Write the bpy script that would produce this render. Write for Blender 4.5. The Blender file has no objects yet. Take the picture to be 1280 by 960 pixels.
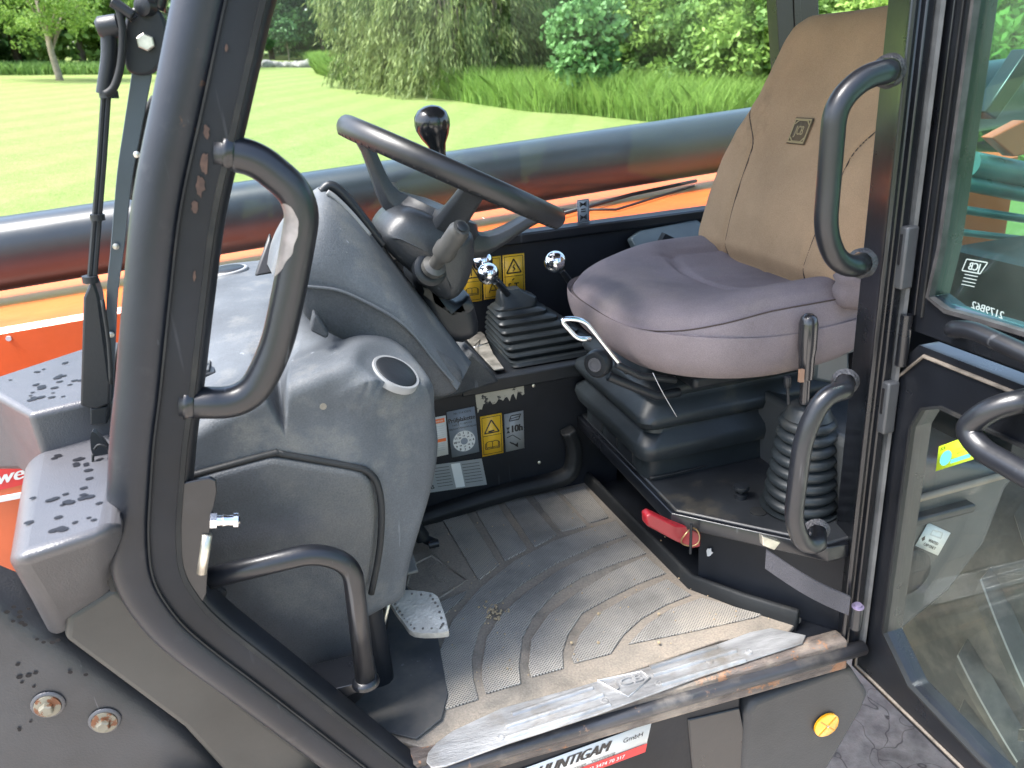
import bpy, bmesh, math, random
import numpy as np
from mathutils import Vector, Matrix, noise
from math import sin, cos, pi, radians as R
random.seed(7); rng = np.random.default_rng(11)
S = bpy.context.scene; COL = S.collection

# ---------------------------------------------------------------- camera
FPX = 960.0; PSI, TH, RO = R(15), R(22), R(4.5); CAM = Vector((0, 0, 1.95))
rt = Vector((cos(PSI), -sin(PSI), 0)); fh = Vector((sin(PSI), cos(PSI), 0))
fw = fh*cos(TH) - Vector((0, 0, sin(TH))); up = fh*sin(TH) + Vector((0, 0, cos(TH)))
cr, sr = cos(RO), sin(RO)
Xc = rt*cr - up*(sr)*1.0; Xc = (rt*cr - up*sr); Yc = (up*cr + rt*sr)
cd = bpy.data.cameras.new('camera'); cam = bpy.data.objects.new('camera', cd); COL.objects.link(cam)
M = Matrix((Xc, Yc, -fw)).transposed().to_4x4(); M.translation = CAM
cam.matrix_world = M; cd.sensor_width = 36; cd.lens = FPX/1280*36; cd.clip_start = .03; cd.clip_end = 2000
S.camera = cam
cd.dof.use_dof = True; cd.dof.focus_distance = 1.35; cd.dof.aperture_fstop = 8
S.render.resolution_x = 1024; S.render.resolution_y = 768

# ---------------------------------------------------------------- light
SUN_EL, SUN_AZ = R(62), R(-88)      # azimuth from +Y towards +X
w = bpy.data.worlds.new("World"); S.world = w; w.use_nodes = True
nt = w.node_tree; sky = nt.nodes.new('ShaderNodeTexSky'); sky.sky_type = 'NISHITA'; sky.sun_disc = False
sky.sun_elevation = SUN_EL; sky.sun_rotation = SUN_AZ; sky.air_density = 1.2; sky.dust_density = 3.0; sky.ozone_density = 1.0
bg = nt.nodes['Background']; bg.inputs['Strength'].default_value = .125
nt.links.new(sky.outputs[0], bg.inputs[0])
sl = bpy.data.lights.new('sun', 'SUN'); sl.energy = 2.9; sl.angle = R(28); sl.color = (1, .985, .96)
so = bpy.data.objects.new('sun', sl); COL.objects.link(so)
sd = Vector((sin(SUN_AZ)*cos(SUN_EL), cos(SUN_AZ)*cos(SUN_EL), sin(SUN_EL)))
so.rotation_euler = sd.to_track_quat('Z', 'Y').to_euler(); so.location = (0, 0, 30)
S.view_settings.view_transform = 'Standard'; S.view_settings.look = 'None'
S.view_settings.exposure = 2.25; S.view_settings.gamma = 1

# ---------------------------------------------------------------- picture point -> place
def ray(px, py):
    dx, dy = px-640, py-480
    ux = dx*cr-dy*sr; uy = dy*cr+dx*sr
    return rt*(ux/FPX) - up*(uy/FPX) + fw
def P(px, py, y=None, x=None, z=None):
    d = ray(px, py)
    t = (x-CAM.x)/d.x if x is not None else (y-CAM.y)/d.y if y is not None else (z-CAM.z)/d.z
    return CAM + d*t
def hill(x, y):
    s = min(1, max(0, (y-3)/7)); s = s*s*(3-2*s)
    return s*(-.0725*x+.0624*y)
def Gp(px, py):                       # hits the sloping lawn
    d = ray(px, py); n = Vector((.0725, -.0624, 1)); t = -(CAM.dot(n))/d.dot(n)
    return CAM + d*t

# ---------------------------------------------------------------- materials
def mk(name, col, rough=.5, metal=0., var=.15, scale=6., col2=None, bump=.0, bscale=120., spec=.5,
       spots=None, spotcol=(.3, .12, .04), spotscale=12., coat=0., rvar=.1, dirt=None, dirtcol=(.25, .2, .14), dirtscale=4., stretch=None, grain=0., gscale=300., scratch=0.):
    m = bpy.data.materials.new(name); m.use_nodes = True; t = m.node_tree; N = t.nodes; L = t.links
    b = N['Principled BSDF']; tc = N.new('ShaderNodeTexCoord'); co = tc.outputs['Object']
    if stretch:
        mp = N.new('ShaderNodeMapping'); mp.inputs['Scale'].default_value = stretch; L.new(co, mp.inputs[0]); cs = mp.outputs[0]
    else: cs = co
    def nz(sc, det=5, r=.6, c=None):
        n = N.new('ShaderNodeTexNoise'); n.inputs['Scale'].default_value = sc; n.inputs['Detail'].default_value = det
        n.inputs['Roughness'].default_value = r; L.new(c or cs, n.inputs['Vector']); return n.outputs['Fac']
    def ramp(f, a, c, ca=(0, 0, 0, 1), cc=(1, 1, 1, 1)):
        r = N.new('ShaderNodeValToRGB'); r.color_ramp.elements[0].position = a; r.color_ramp.elements[1].position = c
        r.color_ramp.elements[0].color = ca; r.color_ramp.elements[1].color = cc; L.new(f, r.inputs[0]); return r.outputs[0]
    def mix(f, a, c):
        x = N.new('ShaderNodeMix'); x.data_type = 'RGBA'
        if isinstance(f, float): x.inputs[0].default_value = f
        else: L.new(f, x.inputs[0])
        for i, v in ((6, a), (7, c)):
            if isinstance(v, tuple): x.inputs[i].default_value = (*v[:3], 1)
            else: L.new(v, x.inputs[i])
        return x.outputs[2]
    c2 = col2 or tuple(min(1, c*(1+2.2*var)) for c in col); c1 = tuple(c*(1-var) for c in col)
    base = mix(ramp(nz(scale), .3, .7), c1, c2)
    if spots: base = mix(ramp(nz(spotscale, 6, .7, co), spots, spots+.03), base, spotcol)
    if dirt: base = mix(ramp(nz(dirtscale, 8, .65, co), dirt, dirt+.25), base, dirtcol)
    if grain:
        gm = N.new('ShaderNodeMapRange'); gm.inputs[1].default_value = .3; gm.inputs[2].default_value = .7; gm.inputs[3].default_value = 1-grain; gm.inputs[4].default_value = 1+grain; L.new(nz(gscale, 2, .7, co), gm.inputs[0])
        mv = N.new('ShaderNodeVectorMath'); mv.operation = 'SCALE'; L.new(base, mv.inputs[0]); L.new(gm.outputs[0], mv.inputs['Scale']); base = mv.outputs[0]
    if scratch:
        sm = N.new('ShaderNodeMapping'); sm.inputs['Rotation'].default_value = (.6, .4, .9); sm.inputs['Scale'].default_value = (90, 90, 5); L.new(co, sm.inputs[0])
        sf = ramp(nz(1, 3, .5, sm.outputs[0]), .68, .72); sg = ramp(nz(9, 3, .5, co), .5, .62)
        mm = N.new('ShaderNodeMath'); mm.operation = 'MULTIPLY'; L.new(sf, mm.inputs[0]); L.new(sg, mm.inputs[1]); m3 = N.new('ShaderNodeMath'); m3.operation = 'MULTIPLY'; m3.inputs[1].default_value = scratch; L.new(mm.outputs[0], m3.inputs[0])
        base = mix(m3.outputs[0], base, tuple(min(1, c*3+.05) for c in col))
    L.new(base, b.inputs['Base Color'])
    rr = N.new('ShaderNodeMapRange'); rr.inputs[3].default_value = max(.03, rough-rvar); rr.inputs[4].default_value = min(1, rough+rvar)
    L.new(nz(scale*3), rr.inputs[0]); L.new(rr.outputs[0], b.inputs['Roughness'])
    b.inputs['Metallic'].default_value = metal; b.inputs['Specular IOR Level'].default_value = spec
    b.inputs['Coat Weight'].default_value = coat; b.inputs['Coat Roughness'].default_value = .15
    if bump:
        bp = N.new('ShaderNodeBump'); bp.inputs['Strength'].default_value = bump; bp.inputs['Distance'].default_value = .004
        L.new(nz(bscale, 3), bp.inputs['Height']); L.new(bp.outputs[0], b.inputs['Normal'])
    return m
def flat(name, col, rough=.5): return mk(name, col, rough, var=.04, rvar=.05)
def glassm(name, tint, refl=.04, rough=.02, fog=.0):
    m = bpy.data.materials.new(name); m.use_nodes = True; t = m.node_tree; N = t.nodes; L = t.links; N.clear()
    o = N.new('ShaderNodeOutputMaterial'); tr = N.new('ShaderNodeBsdfTransparent'); tr.inputs[0].default_value = (*tint, 1)
    gl = N.new('ShaderNodeBsdfGlossy'); gl.inputs['Roughness'].default_value = rough
    lw = N.new('ShaderNodeLayerWeight'); lw.inputs[0].default_value = .5; pw = N.new('ShaderNodeMath'); pw.operation = 'POWER'; pw.inputs[1].default_value = 4; L.new(lw.outputs['Facing'], pw.inputs[0])
    fr = N.new('ShaderNodeMath'); fr.operation = 'MULTIPLY_ADD'; fr.inputs[1].default_value = .6; fr.inputs[2].default_value = refl; L.new(pw.outputs[0], fr.inputs[0])
    mx = N.new('ShaderNodeMixShader'); L.new(fr.outputs[0], mx.inputs[0]); L.new(tr.outputs[0], mx.inputs[1]); L.new(gl.outputs[0], mx.inputs[2])
    df = N.new('ShaderNodeBsdfDiffuse'); df.inputs[0].default_value = (.62, .64, .6, 1)
    tc = N.new('ShaderNodeTexCoord'); n = N.new('ShaderNodeTexNoise'); n.inputs['Scale'].default_value = 7; n.inputs['Detail'].default_value = 8
    L.new(tc.outputs['Object'], n.inputs[0]); mr = N.new('ShaderNodeMapRange'); mr.inputs[1].default_value = .35; mr.inputs[2].default_value = .8
    mr.inputs[3].default_value = fog*.4; mr.inputs[4].default_value = fog*2; L.new(n.outputs['Fac'], mr.inputs[0])
    m2 = N.new('ShaderNodeMixShader'); L.new(mr.outputs[0], m2.inputs[0]); L.new(mx.outputs[0], m2.inputs[1]); L.new(df.outputs[0], m2.inputs[2])
    L.new(m2.outputs[0], o.inputs[0]); return m
def leafm(name, a, b_, tr=.35, scale=.6):
    m = bpy.data.materials.new(name); m.use_nodes = True; t = m.node_tree; N = t.nodes; L = t.links; N.clear()
    o = N.new('ShaderNodeOutputMaterial'); geo = N.new('ShaderNodeNewGeometry'); tc = N.new('ShaderNodeTexCoord')
    n = N.new('ShaderNodeTexNoise'); n.inputs['Scale'].default_value = scale; n.inputs['Detail'].default_value = 4; L.new(tc.outputs['Object'], n.inputs[0])
    ad = N.new('ShaderNodeMath'); ad.operation = 'MULTIPLY_ADD'; ad.inputs[1].default_value = .5; L.new(geo.outputs['Random Per Island'], ad.inputs[0]); L.new(n.outputs['Fac'], ad.inputs[2])
    r = N.new('ShaderNodeValToRGB'); e = r.color_ramp.elements; e[0].position = .35; e[1].position = 1.0; e[0].color = (*a, 1); e[1].color = (*b_, 1)
    L.new(ad.outputs[0], r.inputs[0])
    d = N.new('ShaderNodeBsdfPrincipled'); d.inputs['Roughness'].default_value = .55; d.inputs['Specular IOR Level'].default_value = .3; L.new(r.outputs[0], d.inputs[0])
    tl = N.new('ShaderNodeBsdfTranslucent'); L.new(r.outputs[0], tl.inputs[0])
    mx = N.new('ShaderNodeMixShader'); mx.inputs[0].default_value = tr; L.new(d.outputs[0], mx.inputs[1]); L.new(tl.outputs[0], mx.inputs[2]); L.new(mx.outputs[0], o.inputs[0])
    return m

BLK = mk('black_paint', (.006, .007, .0095), .3, var=.3, scale=5, bump=.05, bscale=60, spots=.74, spotcol=(.07, .07, .075), spotscale=25, coat=.25, dirt=.62, dirtcol=(.018, .02, .026), dirtscale=7, scratch=.5)
BLKM = mk('matt_black_paint', (.006, .0075, .011), .5, var=.3, bump=.05, spec=.3, dirt=.58, dirtcol=(.02, .02, .02), dirtscale=5, scratch=.25)
PIL = mk('worn_pillar_paint', (.010, .012, .017), .38, var=.3, scale=4, bump=.06, bscale=90, spots=.64, spotcol=(.11, .055, .03), spotscale=9, coat=.05, spec=.35, scratch=.6, dirt=.6, dirtcol=(.035, .036, .042), dirtscale=22)
HND = mk('worn_handle_paint', (.008, .009, .012), 0.36, var=.25, bump=.08, bscale=90, spots=.70, spotcol=(.15, .12, .105), spotscale=14, coat=.15, scratch=.7)
DASH = mk('grey_dash_plastic', (.062, .070, .080), .62, spec=.35, var=.2, scale=6, bump=.2, bscale=420, spots=.68, spotcol=(.13, .133, .135), spotscale=45, dirt=.52, dirtcol=(.14, .139, .13), dirtscale=12, grain=.15, gscale=420, scratch=.6)
DASH2 = mk('dark_dash_plastic', (.036, .041, .048), .6, spec=.35, var=.25, scale=6, bump=.35, bscale=420, spots=.71, spotcol=(.09, .09, .09), spotscale=50, dirt=.48, dirtcol=(.085, .085, .08), dirtscale=6, grain=.22, gscale=420, scratch=.7)
PLB = mk('black_plastic', (.010, .012, .015), .42, spec=.35, var=.2, bump=.08, bscale=250)
RUB = mk('black_rubber', (.011, .012, .013), .6, spec=.3, var=.3, bump=.1, bscale=150, dirt=.55, dirtcol=(.05, .047, .04), dirtscale=9)
BEL = mk('rubber_bellows', (.013, .017, .02), .42, spec=.4, var=.3, bump=.06, bscale=120, dirt=.58, dirtcol=(.08, .07, .05), dirtscale=6)
MAT = mk('dusty_mat_rubber', (.165, .15, .128), .75, var=.3, scale=12, bump=.3, bscale=200, dirt=.34, dirtcol=(.25, .21, .165), dirtscale=6, grain=.2)
GREYC = mk('grey_cover_plastic', (.058, .058, .064), .33, var=.12, scale=5, bump=.2, bscale=500)
ORG = mk('orange_paint', (.60, .105, .025), .42, var=.08, coat=.25, spots=.75, spotcol=(.2, .1, .05), spotscale=30)
STEEL = mk('chrome', (.75, .76, .78), .14, metal=1, var=.05, rvar=.04)
ZINC = mk('zinc_bolt', (.5, .48, .42), .38, metal=.9, var=.25, scale=40)
ALU = mk('scuffed_aluminium', (.31, .31, .31), .4, metal=.55, var=.3, scale=9, bump=.3, bscale=90, dirt=.50, dirtcol=(.22, .19, .15), dirtscale=14, stretch=(1, 5, 1))
FABB = mk('brown_seat_fabric', (.33, .22, .135), .9, var=.12, scale=5, bump=.5, bscale=900, spec=.15, dirt=.62, dirtcol=(.17, .12, .075), dirtscale=6, grain=.16, gscale=650)
FABG = mk('mauve_grey_seat_fabric', (.182, .153, .160), .9, var=.16, scale=4, bump=.5, bscale=900, spec=.15, dirt=.5, dirtcol=(.25, .21, .19), dirtscale=5, grain=.16, gscale=650)
SEAMM = flat('seam_thread', (.05, .035, .03), .9)
RED = mk('red_paint', (.2, .01, .015), .35, var=.2, spots=.7, spotcol=(.5, .3, .28), spotscale=40)
RUST = mk('rusty_worn_sill', (.075, .06, .052), .6, var=.5, scale=10, bump=.6, bscale=90, spots=.56, spotcol=(.26, .12, .055), spotscale=14, dirt=.47, dirtcol=(.3, .25, .2), dirtscale=10, stretch=(1, 4, 4))
BOOM = mk('boom_paint', (.016, .023, .028), .33, var=.2, scale=3, coat=.08, bump=.03, spots=.7, spotcol=(.015, .02, .025), spotscale=30)
STP = mk('dark_column_plastic', (.022, .025, .029), .42, var=.2, grain=.2, gscale=420, scratch=.5, bump=.1, bscale=300, dirt=.6, dirtcol=(.05, .05, .05), dirtscale=8)
YEL = flat('yellow_sticker', (.78, .46, .03), .4); WHT = flat('white_sticker', (.7, .7, .68), .4); GRS = flat('grey_sticker', (.22, .25, .29), .4)
SIL = flat('silver_grey_sticker', (.27, .28, .28), .35); INK = flat('black_print', (.012, .012, .014), .45); REDP = flat('red_print', (.62, .03, .03), .4)
LIME = flat('lime_sticker', (.5, .72, .03), .4); TEALP = flat('teal_print', (.1, .4, .4), .4); ORP = flat('orange_print', (.75, .16, .04), .4)
WORN = mk('torn_label_paper', (.38, .35, .28), .6, var=.15, spots=.56, spotcol=(.02, .02, .022), spotscale=60)
AMB = mk('amber_reflector', (.95, .42, .01), .12, var=.05, coat=1)
GRAYP = flat('pale_print', (.5, .5, .5), .4); BEI = mk('dusty_stalk', (.16, .145, .12), .4, var=.1)
GREENT = mk('machine_green_paint', (.05, .12, .11), .3, var=.3)
WEB = mk('nylon_webbing', (.055, .053, .062), .8, var=.2, bump=.6, bscale=400)

# ---------------------------------------------------------------- mesh helpers
def link(name, me, mats, parent=None, kind=None):
    for m in (mats if isinstance(mats, (list, tuple)) else [mats]): me.materials.append(m)
    o = bpy.data.objects.new(name, me); COL.objects.link(o)
    if parent is not None:
        o.parent = parent; o.matrix_parent_inverse = MW[parent.name].inverted() if parent.name in MW else Matrix.Identity(4)
    if kind: o['kind'] = kind
    return o
MW = {}
def thing(name, label, cat, loc, group=None):
    o = bpy.data.objects.new(name, None); COL.objects.link(o); o.location = loc; o.empty_display_size = .2
    MW[o.name] = Matrix.Translation(loc); o['label'] = label; o['category'] = cat
    if group: o['group'] = group
    return o
def spline(pts, n=8, closed=False):
    pts = [Vector(p) for p in pts]; N = len(pts); out = []
    rng_ = range(N if closed else N-1)
    for i in rng_:
        if closed: a, b, c, d = pts[i-1], pts[i], pts[(i+1) % N], pts[(i+2) % N]
        else: a, b, c, d = pts[max(i-1, 0)], pts[i], pts[i+1], pts[min(i+2, N-1)]
        for k in range(n):
            t = k/n; out.append(.5*((2*b)+(c-a)*t+(2*a-5*b+4*c-d)*t*t+(3*b-a-3*c+d)*t**3))
    if not closed: out.append(pts[-1])
    return out
def fillet(pts, r, n=8):
    pts = [Vector(p) for p in pts]; out = [pts[0]]
    for i in range(1, len(pts)-1):
        a, b, c = pts[i-1], pts[i], pts[i+1]; u = (a-b); v = (c-b); rr = min(r, u.length*.48, v.length*.48)
        s = b+u.normalized()*rr; e = b+v.normalized()*rr
        for k in range(n+1):
            t = k/n; out.append(s*(1-t)**2+b*2*t*(1-t)+e*t*t)
    out.append(pts[-1]); return out
class G:
    def __init__(s): s.v = []; s.f = []; s.m = []; s.mi = 0
    def add(s, v, f):
        o = len(s.v); s.v += [tuple(p) for p in v]; s.f += [tuple(i+o for i in q) for q in f]; s.m += [s.mi]*len(f); return s
    def box(s, a, b, rot=None, piv=None):
        a = Vector(a); b = Vector(b); v = [Vector((x, y, z)) for x in (a.x, b.x) for y in (a.y, b.y) for z in (a.z, b.z)]
        if rot: piv = Vector(piv) if piv else (a+b)/2; v = [rot@(p-piv)+piv for p in v]
        return s.add(v, [(0, 1, 3, 2), (4, 6, 7, 5), (0, 4, 5, 1), (2, 3, 7, 6), (0, 2, 6, 4), (1, 5, 7, 3)])
    def sweep(s, path, prof, upv=None, closed=False, caps=True, scale=None):
        path = [Vector(p) for p in path]; n = len(path); k = len(prof); v = []; nrm = None
        for i, p in enumerate(path):
            if closed: t = path[(i+1) % n]-path[i-1]
            else: t = path[min(i+1, n-1)]-path[max(i-1, 0)]
            t.normalize()
            if upv is not None: nrm = (Vector(upv)-t*t.dot(Vector(upv))).normalized()
            elif nrm is None:
                a = Vector((0, 0, 1)) if abs(t.z) < .9 else Vector((1, 0, 0)); nrm = (a-t*t.dot(a)).normalized()
            else: nrm = (nrm-t*t.dot(nrm)).normalized()
            bi = t.cross(nrm); sc = scale[i] if scale else 1
            for (u, w_) in prof: v.append(p+nrm*u*sc+bi*w_*sc)
        f = []
        for i in range(n if closed else n-1):
            j = (i+1) % n
            for q in range(k): r_ = (q+1) % k; f.append((i*k+q, i*k+r_, j*k+r_, j*k+q))
        if caps and not closed: f.append(tuple(range(k-1, -1, -1))); f.append(tuple((n-1)*k+q for q in range(k)))
        return s.add(v, f)
    def tube(s, path, r, seg=16, closed=False, scale=None, upv=None):
        return s.sweep(path, [(r*cos(2*pi*i/seg), r*sin(2*pi*i/seg)) for i in range(seg)], closed=closed, scale=scale, upv=upv)
    def lathe(s, prof, org, axis=(0, 0, 1), seg=24):
        ax = Vector(axis).normalized(); a = Vector((1, 0, 0)) if abs(ax.x) < .8 else Vector((0, 1, 0))
        u = ax.cross(a).normalized(); w_ = ax.cross(u); org = Vector(org); v = []; f = []; n = len(prof)
        for (r, h) in prof:
            for i in range(seg): t = 2*pi*i/seg; v.append(org+ax*h+(u*cos(t)+w_*sin(t))*max(r, 1e-5))
        for j in range(n-1):
            for i in range(seg): k = (i+1) % seg; f.append((j*seg+i, j*seg+k, (j+1)*seg+k, (j+1)*seg+i))
        f.append(tuple(range(seg-1, -1, -1))); f.append(tuple((n-1)*seg+i for i in range(seg)))
        return s.add(v, f)
    def prism(s, poly, d):
        d = Vector(d); n = len(poly); v = [Vector(p) for p in poly]; v += [p+d for p in v]
        f = [tuple(range(n-1, -1, -1)), tuple(range(n, 2*n))]+[(i, (i+1) % n, n+(i+1) % n, n+i) for i in range(n)]
        return s.add(v, f)
    def grid(s, rows, thick=None, closed=False):
        n = len(rows); k = len(rows[0]); v = [p for r_ in rows for p in r_]; f = []
        for i in range(n-1):
            for q in range(k if closed else k-1): r_ = (q+1) % k; f.append((i*k+q, i*k+r_, (i+1)*k+r_, (i+1)*k+q))
        if thick:
            t = Vector(thick); m = len(v); v2 = [Vector(p)+t for p in v]; f2 = [tuple(m+i for i in reversed(q)) for q in f]
            rim = [i for i in range(k)]+[i*k+k-1 for i in range(1, n)]+[(n-1)*k+i for i in range(k-2, -1, -1)]+[i*k for i in range(n-2, 0, -1)]
            f3 = [(rim[(i+1) % len(rim)], rim[i], m+rim[i], m+rim[(i+1) % len(rim)]) for i in range(len(rim))]
            return s.add(v+v2, f+f2+f3)
        return s.add(v, f)
    def pillow(s, outl, depth, r, dome=0., back=None, n=5, inner=4, axis=(0, 1, 0)):
        ax = Vector(axis); o = [Vector(p) for p in outl]; N = len(o); c = sum(o, Vector())/N
        ar = sum(((o[i]-c).cross(o[(i+1) % N]-c)).dot(ax) for i in range(N))
        if ar < 0: o = o[::-1]
        nn = []
        for i in range(N): t = (o[(i+1) % N]-o[i-1]).normalized(); nn.append(t.cross(ax) * -1)
        rows = [[p+ax*depth for p in (back or o)], [p+ax*r for p in o]] if depth > r else [[p+ax*depth for p in o]]
        for k in range(1, n+1):
            a = pi/2*k/n; rows.append([p+q*(r*(1-cos(a)))+ax*(r*(1-sin(a))) for p, q in zip(o, nn)])
        last = rows[-1]; cc = sum(last, Vector())/N
        for k in range(1, inner+1):
            t = k/(inner+1); rows.append([p.lerp(cc, t)-ax*dome*(1-(1-t)**2) for p in last])
        s.grid(rows, closed=True); m = len(s.v); s.v.append(tuple(cc-ax*dome)); b = m-N
        for i in range(N): s.f.append((b+i, b+(i+1) % N, m)); s.m.append(s.mi)
        b = m-N*len(rows); s.f.append(tuple(b+i for i in reversed(range(N)))); s.m.append(s.mi)
        return s
    def build(s, name, mats, parent=None, bevel=0, seg=2, smooth=40, kind=None, label=None, sub=0, fix=True):
        me = bpy.data.meshes.new(name); me.from_pydata(s.v, [], s.f); me.update()
        o = link(name, me, mats, parent, kind)
        if any(s.m): me.polygons.foreach_set('material_index', s.m)
        if fix:
            bm = bmesh.new(); bm.from_mesh(me); bmesh.ops.remove_doubles(bm, verts=bm.verts, dist=1e-6); bmesh.ops.recalc_face_normals(bm, faces=bm.faces); bm.to_mesh(me); bm.free()
        me.shade_smooth()
        if smooth < 180: me.set_sharp_from_angle(angle=R(smooth))
        if bevel:
            md = o.modifiers.new('bevel', 'BEVEL'); md.width = bevel; md.segments = seg; md.limit_method = 'ANGLE'; md.angle_limit = R(35)
            md.harden_normals = False; me.shade_smooth(); me.set_sharp_from_angle(angle=R(75))
        if sub: md = o.modifiers.new('sub', 'SUBSURF'); md.levels = md.render_levels = sub
        if label: o['label'] = label
        return o
def rbox(a, b, r, n=(30, 30, 30), warp=None):
    """rounded box as dense shell, warped point by point"""
    a = Vector(a); b = Vector(b); g = G(); ax = []
    for i in range(3):
        L_ = b[i]-a[i]; e = [a[i]+r*(1-cos(t*pi/12)) for t in range(6)]; mid = [a[i]+r+(L_-2*r)*k/n[i] for k in range(n[i]+1)]
        e2 = [b[i]-r*(1-cos(t*pi/12)) for t in range(5, -1, -1)]; ax.append(e+mid+e2)
    def fix(p):
        q = Vector([min(max(p[i], a[i]+r), b[i]-r) for i in range(3)]); d = p-q
        if d.length > 1e-9:
            m_ = max(abs(c) for c in d)
            p = q+d.normalized()*r*(m_/r if m_ < r else 1)
        return warp(p) if warp else p
    for i in range(3):
        j, k = (i+1) % 3, (i+2) % 3
        for side in (a[i], b[i]):
            rows = []
            for u in ax[j]:
                row = []
                for w_ in ax[k]:
                    p = Vector(); p[i] = side; p[j] = u; p[k] = w_; row.append(fix(p))
                rows.append(row)
            g.grid(rows)
    return g
def arc(c, r, a0, a1, n=12): return [(c[0]+r*cos(a0+(a1-a0)*i/n), c[1]+r*sin(a0+(a1-a0)*i/n)) for i in range(n+1)]
_gl = {}
def glyphs(txt):
    if txt in _gl: return _gl[txt]
    cu = bpy.data.curves.new('t', 'FONT'); cu.body = txt; cu.size = 1; cu.align_x = 'CENTER'; cu.align_y = 'CENTER'; cu.resolution_u = 3
    o = bpy.data.objects.new('t', cu); COL.objects.link(o); dg = bpy.context.evaluated_depsgraph_get(); me = bpy.data.meshes.new_from_object(o.evaluated_get(dg))
    v = [tuple(x.co[:2]) for x in me.vertices]; f = [tuple(p.vertices) for p in me.polygons]
    bpy.data.objects.remove(o); bpy.data.curves.remove(cu); bpy.data.meshes.remove(me); _gl[txt] = (v, f); return _gl[txt]
class Decal:
    """flat printed sticker: unit square coordinates mapped to the quad bl, br, tl; print sits in thin layers"""
    def __init__(s, bl, br, tl, mats, th=.0006, back=0):
        s.o = Vector(bl); s.u = Vector(br)-s.o; s.w = Vector(tl)-s.o; s.n = s.u.cross(s.w).normalized(); s.asp = s.u.length/s.w.length
        s.mats = mats; s.g = G(); s.th = th; s.lay = 1
        if back is not None: s.rect(0, 0, 1, 1, back)
    def pt(s, x, y, l): return s.o+s.u*x+s.w*y+s.n*s.th*l
    def poly(s, pts, m, lay=None):
        l = s.lay if lay is None else lay; s.g.mi = m; n = len(pts); s.g.add([s.pt(x, y, l) for x, y in pts], [tuple(range(n))]); s.lay += .0; return s
    def rect(s, x0, y0, x1, y1, m, lay=None):
        if lay is None and m == 0 and not s.g.v:
            s.g.mi = m; s.g.prism([s.pt(x0, y0, 0), s.pt(x1, y0, 0), s.pt(x1, y1, 0), s.pt(x0, y1, 0)], s.n*s.th); s.lay = 2; return s
        return s.poly([(x0, y0), (x1, y0), (x1, y1), (x0, y1)], m, lay)
    def frame(s, x0, y0, x1, y1, t, m, lay=None):
        tx = t; ty = t*s.asp
        for a in ((x0, y0, x1, y0+ty), (x0, y1-ty, x1, y1), (x0, y0+ty, x0+tx, y1-ty), (x1-tx, y0+ty, x1, y1-ty)): s.rect(*a, m, lay)
        return s
    def line(s, pts, t, m, lay=None):
        for (x0, y0), (x1, y1) in zip(pts[:-1], pts[1:]):
            dx, dy = (x1-x0), (y1-y0)/s.asp; L_ = math.hypot(dx, dy) or 1; nx, ny = -dy/L_*t/2, dx/L_*t/2*s.asp
            s.poly([(x0-nx, y0-ny), (x1-nx, y1-ny), (x1+nx, y1+ny), (x0+nx, y0+ny)], m, lay)
        return s
    def disc(s, cx, cy, r, m, n=28, lay=None): return s.poly([(cx+r*cos(2*pi*i/n), cy+r*sin(2*pi*i/n)*s.asp) for i in range(n)], m, lay)
    def text(s, t, cx, cy, h, m, sx=1., ang=0, lay=None, bold=0, mirror=False, slant=0):
        v, f = glyphs(t); l = s.lay if lay is None else lay; s.g.mi = m
        for bx in ([0] if not bold else [-bold, 0, bold]):
            pts = []
            for (x, y) in v:
                x = x*sx+bx+y*slant; x = -x if mirror else x
                x, y = x*cos(ang)-y*sin(ang), x*sin(ang)+y*cos(ang); pts.append(s.pt(cx+x*h/s.asp, cy+y*h, l+bx*.5))
            s.g.add(pts, f)
        return s
    def build(s, name, parent, label=None): return s.g.build(name, s.mats, parent, fix=False, smooth=180, label=label)
# ================================================================ SETTING
def tagk(o, kind): o['kind'] = kind; return o
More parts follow.
